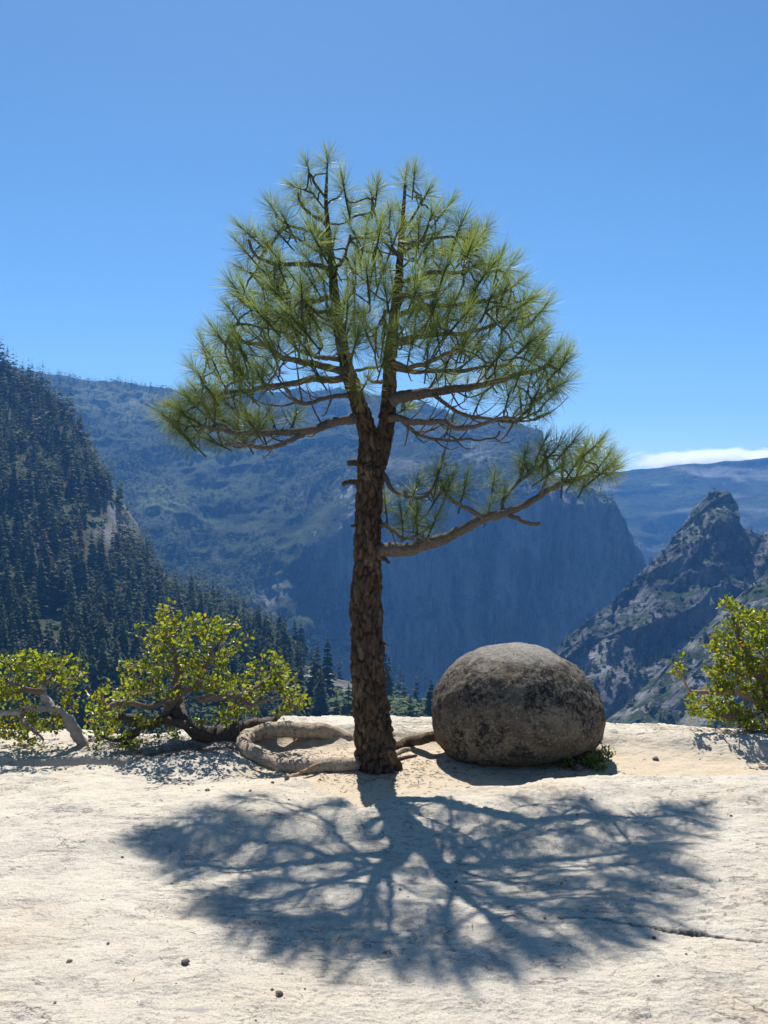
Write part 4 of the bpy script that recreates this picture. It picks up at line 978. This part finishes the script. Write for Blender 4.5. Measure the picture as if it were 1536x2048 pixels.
shrub('manzanita_shrub', 'sparse manzanita with a thick smooth grey bent limb at the ledge step', (bx, 6.1, gz(bx, 6.1)),
    [([(172, 1512, .03), (160, 1480, .02), (147, 1452, 0), (128, 1428, -.03), (105, 1415, -.06), (92, 1400, -.06), (85, 1380, -.06), (80, 1365, -.05)], 22, 11, 'greywood'),
     ([(95, 1418, -.05), (70, 1412, -.12), (45, 1420, -.2), (10, 1425, -.25), (-60, 1440, -.2)], 11, 6, 'greywood'),
     ([(88, 1385, -.06), (60, 1380, -.1), (30, 1365, -.15), (0, 1370, -.15), (-60, 1360, -.1)], 12, 6, 'shrubwood'),
     ([(82, 1370, -.05), (105, 1350, 0), (130, 1340, .05), (155, 1345, .08)], 9, 5, 'shrubwood'),
     ([(45, 1420, -.2), (50, 1445, -.25), (70, 1465, -.3), (85, 1485, -.32)], 8, 4, 'shrubwood')],
    [(20, 1330, 34, 24), (60, 1325, 36, 24), (95, 1330, 36, 26), (140, 1340, 34, 28), (110, 1365, 40, 18), (30, 1370, 40, 20), (20, 1410, 44, 28), (60, 1420, 30, 18), (15, 1460, 36, 24), (70, 1455, 34, 20), (110, 1450, 20, 18), (75, 1490, 16, 14), (140, 1400, 22, 22), (40, 1485, 30, 12), (-60, 1380, 60, 50), (-40, 1460, 40, 30)],
    6.1, 72, .0085, 8, .029, .35)
YR = 6.6
bx = (1560-768)/F*YR
shrub('leafy_bush', 'bright yellow green bush growing at the rim beside the boulder', (bx, YR, gz(bx, YR)),
    [([(1570, 1490, 0), (1555, 1440, 0), (1530, 1380, -.05), (1500, 1320, -.05), (1475, 1260, -.03), (1458, 1200, 0)], 18, 6, 'shrubwood'),
     ([(1555, 1440, 0), (1510, 1400, -.12), (1460, 1385, -.16), (1420, 1385, -.18), (1385, 1378, -.2), (1355, 1340, -.2)], 12, 5, 'stick'),
     ([(1545, 1420, 0), (1500, 1430, -.15), (1450, 1430, -.25), (1410, 1420, -.28)], 11, 5, 'shrubwood'),
     ([(1565, 1470, 0), (1560, 1380, .1), (1550, 1300, .12), (1545, 1240, .1)], 15, 6, 'shrubwood'),
     ([(1565, 1470, 0), (1620, 1400, .1), (1650, 1320, .1)], 15, 6, 'shrubwood'),
     ([(1560, 1470, 0), (1530, 1465, -.2), (1500, 1465, -.3)], 9, 5, 'shrubwood')],
    [(1458, 1205, 14, 16), (1470, 1235, 22, 22), (1500, 1245, 30, 24), (1540, 1250, 40, 30), (1440, 1285, 30, 24), (1490, 1290, 44, 30), (1540, 1310, 50, 40), (1440, 1335, 30, 24), (1480, 1350, 50, 36), (1530, 1370, 50, 40), (1440, 1390, 40, 24),
     (1410, 1425, 34, 20), (1460, 1430, 46, 24), (1520, 1430, 40, 36), (1520, 1470, 26, 14), (1355, 1330, 12, 16), (1352, 1355, 12, 10), (1385, 1400, 16, 12), (1620, 1330, 60, 90), (1600, 1430, 40, 40)],
    YR, 73, .0115, 10, .030, .42, leafmat='leaf')
# low plant under the boulder, a sprig behind the pine
def low_plant(name, label, spots, seed, leaf, mat, n0=9):
    r = np.random.default_rng(seed); O = on_ground(*spots[0][:2]); root = bpy.data.objects.new(name, None); col.objects.link(root); root.location = O; tag(root, label, 'plant')
    st = MB(); lf = MB()
    for px, py, h, k in spots:
        g = on_ground(px, py)
        for _ in range(k):
            tip = g+np.array((r.normal(0, .045), r.normal(0, .04), h*r.uniform(.4, 1))); b = g+r.normal(0, .02, 3)*(1, 1, 0)
            c = catmull([b-(0, 0, .01), (b+tip)/2+r.normal(0, .01, 3), tip], 6); v, f3, f4 = tube(c, np.linspace(.003, .0015, 6), 5); st.add(v, f3, f4, .5)
            for q in c[2:]: leaf_block(lf, q, n0//3, r, leaf, .012, .4, tmax=.9)
    obj('stem', st.mesh('plant_stem', True, O), M['shrubwood'], root); tag(obj('foliage', lf.mesh('plant_foliage', True, O), M[mat], root), kind='stuff')
low_plant('ground_plant', 'small leafy green plant growing at the foot of the boulder', [(1195, 1535, .13, 12), (1205, 1520, .12, 10), (1180, 1537, .10, 8), (1150, 1537, .08, 7), (1120, 1536, .08, 6), (1090, 1535, .07, 5), (1208, 1542, .06, 5)], 91, .022, 'plant')

# ------------------------------------------------------------------ loose things on the slab
c = np.array([on_ground(572, 1556, .012), on_ground(600, 1546, .04), on_ground(632, 1530, .05), on_ground(664, 1515, .06)])
v, f3, f4 = tube(catmull(c, 24)+np.stack([fbm(catmull(c, 24)*20, 2, 850)*.006]*3, -1), np.linspace(.013, .008, 24), 8, lambda V, A: 1+.3*fbm(V*40, 2, 851)); m = MB(); m.add(v, f3, f4, .5)
o = obj('fallen_stick', m.mesh('fallen_stick', True, c[0]), M['stick'], loc=c[0]); tag(o, 'bare brown stick leaning across the pale looping root', 'stick')
st = [rock_mesh('pebble', 60+k, 2, .55, (1, .8, .52)) for k in range(5)]
peb = [(372, 1927, 9), (558, 1990, 9), (138, 1925, 6), (415, 1582, 5), (1312, 1520, 8), (1308, 1877, 5), (1183, 1600, 3), (800, 1780, 4), (912, 1765, 4), (578, 1600, 3), (110, 2007, 4), (216, 1888, 4), (1462, 1632, 3), (343, 1768, 3), (610, 1978, 3), (1154, 1630, 3), (545, 1566, 4), (500, 1582, 3), (245, 1715, 3), (1090, 1838, 4), (640, 1560, 3)]
for k, (px, py, s) in enumerate(peb):
    g = on_ground(px, py); r_ = s/F*g[1]
    o = obj('pebble', st[k % 5], M['stone'], loc=g+(0, 0, r_*.35)); o.scale = (r_, r_, r_); o.rotation_euler = (0, 0, k*2.1)
    if k == 4: tag(o, 'brown stone lying alone on the sand near the boulder', 'stone')
    elif k in (0, 1): tag(o, 'largest dark brown pebble lying on the sunlit open granite', 'pebble', 'larger pebbles on the open slab')
    elif k in (7, 8, 19): tag(o, "small dark pebble lying inside the pine's shadow", 'pebble', "pebbles in the pine's shadow")
    else: tag(o, 'small dark pebble lying on the sunlit bare granite', 'pebble', 'loose pebbles on the slab')
# a stone and litter by the plant
g = on_ground(1160, 1540); o = obj('stone', st[1], M['stone'], loc=g+(0, 0, .015)); o.scale = (.04, .04, .035); tag(o, 'half hidden stone among the leaves under the boulder', 'stone')
# grit and fallen needles: uncountable
rg = np.random.default_rng(55); gr = MB(); oct_v = np.array([(1, 0, 0), (-1, 0, 0), (0, 1, 0), (0, -1, 0), (0, 0, .7), (0, 0, -.7)]); oct_f = np.array([(0, 2, 4), (2, 1, 4), (1, 3, 4), (3, 0, 4), (2, 0, 5), (1, 2, 5), (3, 1, 5), (0, 3, 5)])
xs = rg.uniform(-2.6, 2.8, 5200); ys = rg.uniform(2.4, 6.3, 5200)
zz, sd_, _, gy_ = ground_fields(xs, ys)
pk = rg.uniform(0, 1, len(xs)) < (.06+.5*sd_+.55*np.exp(-(((xs+.35)/.5)**2+((ys-2.95)/.35)**2))+.3*np.exp(-(((xs-.3)/1.0)**2+((ys-3.7)/.5)**2)))
for a, b, z_ in zip(xs[pk], ys[pk], zz[pk]):
    s = rg.uniform(.0012, .0035)*(2.2 if rg.uniform() < .05 else 1); gr.add(oct_v*s*rg.uniform(.7, 1.3, 3)+(a, b, z_+s*.3), oct_f, None, .5)
tag(obj('grit', gr.mesh('grit', False), M['stone']), 'fine grit and crumbs scattered over the slab', kind='stuff')
li_ = MB()
xs = np.r_[rg.normal(-.05, .38, 900), rg.normal(-1.25, .42, 1300), rg.normal(1.3, .25, 120), rg.uniform(-1.5, 2, 50)]; ys = np.r_[rg.normal(5.75, .22, 900), rg.normal(6.02, .13, 1300), rg.normal(5.55, .08, 120), rg.uniform(3, 6, 50)]
zz = ground_fields(xs, ys)[0]
for a, b, z_ in zip(xs, ys, zz):
    t = rg.uniform(0, 6.28); L = rg.uniform(.015, .05); d = np.array((math.cos(t), math.sin(t), rg.normal(0, .12)))*L; s = np.array((-math.sin(t), math.cos(t), 0))*.0013; o_ = np.array((a, b, z_+.004))
    li_.add([o_+s, o_-s, o_+d-s, o_+d+s, o_+d*.5+(0, 0, .003)], [(0, 1, 4), (1, 2, 4), (2, 3, 4), (3, 0, 4)], None, .5)
tag(obj('needle_litter', li_.mesh('needle_litter', False), M['litter']), 'fallen brown needles and bark crumbs around the pine and shrubs', kind='stuff')

# ------------------------------------------------------------------ haze in the valley air
def box_mesh(name, a, b):
    V = [(x, y, z) for z in (a[2], b[2]) for y in (a[1], b[1]) for x in (a[0], b[0])]
    return make_mesh(name, V, None, [(0, 2, 3, 1), (4, 5, 7, 6), (0, 1, 5, 4), (2, 6, 7, 3), (0, 4, 6, 2), (1, 3, 7, 5)], None, False)
hm = bpy.data.materials.new('haze'); hm.use_nodes = True; hm.node_tree.nodes.clear()
ho = hm.node_tree.nodes.new('ShaderNodeOutputMaterial'); pv = hm.node_tree.nodes.new('ShaderNodeVolumePrincipled')
pv.inputs['Color'].default_value = (0.15, 0.44, 1.0, 1); pv.inputs['Density'].default_value = 1.2e-4; pv.inputs['Anisotropy'].default_value = 0.2
hm.node_tree.links.new(pv.outputs[0], ho.inputs['Volume'])
tag(obj('haze', box_mesh('haze', (-6500, -1800, -490), (6500, 4700, 560)), hm), 'thin blue haze filling the valley', kind='stuff')
# low bank of cloud far behind the ridge
cmb = MB(); rcl = np.random.default_rng(77)
ctr = P(1500, 922, 26000)
def cloud():
    bm = bmesh.new(); bmesh.ops.create_icosphere(bm, subdivisions=4, radius=1)
    V = np.array([v.co[:] for v in bm.verts]); Fc = np.array([[v.index for v in f.verts] for f in bm.faces]); bm.free()
    me = make_mesh('cloud', V*np.array((4200, 1500, 430)), Fc, None, None)
    n = material('cloud'); tc = n.coord((1/4200, 1/1500, 1/430)); ln = n.node('ShaderNodeVectorMath', operation='LENGTH'); n.link(tc, ln.inputs[0])
    nz = n.noise(n.coord((1, 1, 2.8)), 0.0016, 8, 0.66)
    q = n.math('SUBTRACT', n.math('ADD', nz, n.math('MULTIPLY', n.math('SUBTRACT', 1.0, ln.outputs['Value']), .55)), .60)
    dn = n.math('MULTIPLY', n.math('MAXIMUM', q, 0.0), 0.045)
    v = n.node('ShaderNodeVolumePrincipled'); v.inputs['Color'].default_value = (1, 1, 1, 1); v.inputs['Anisotropy'].default_value = .5; n.link(dn, v.inputs['Density'])
    n.link(v.outputs[0], n.out.inputs['Volume'])
    tag(obj('cloud', me, n.m, loc=ctr), 'low white cloud bank behind the distant ridge', 'cloud')
cloud()
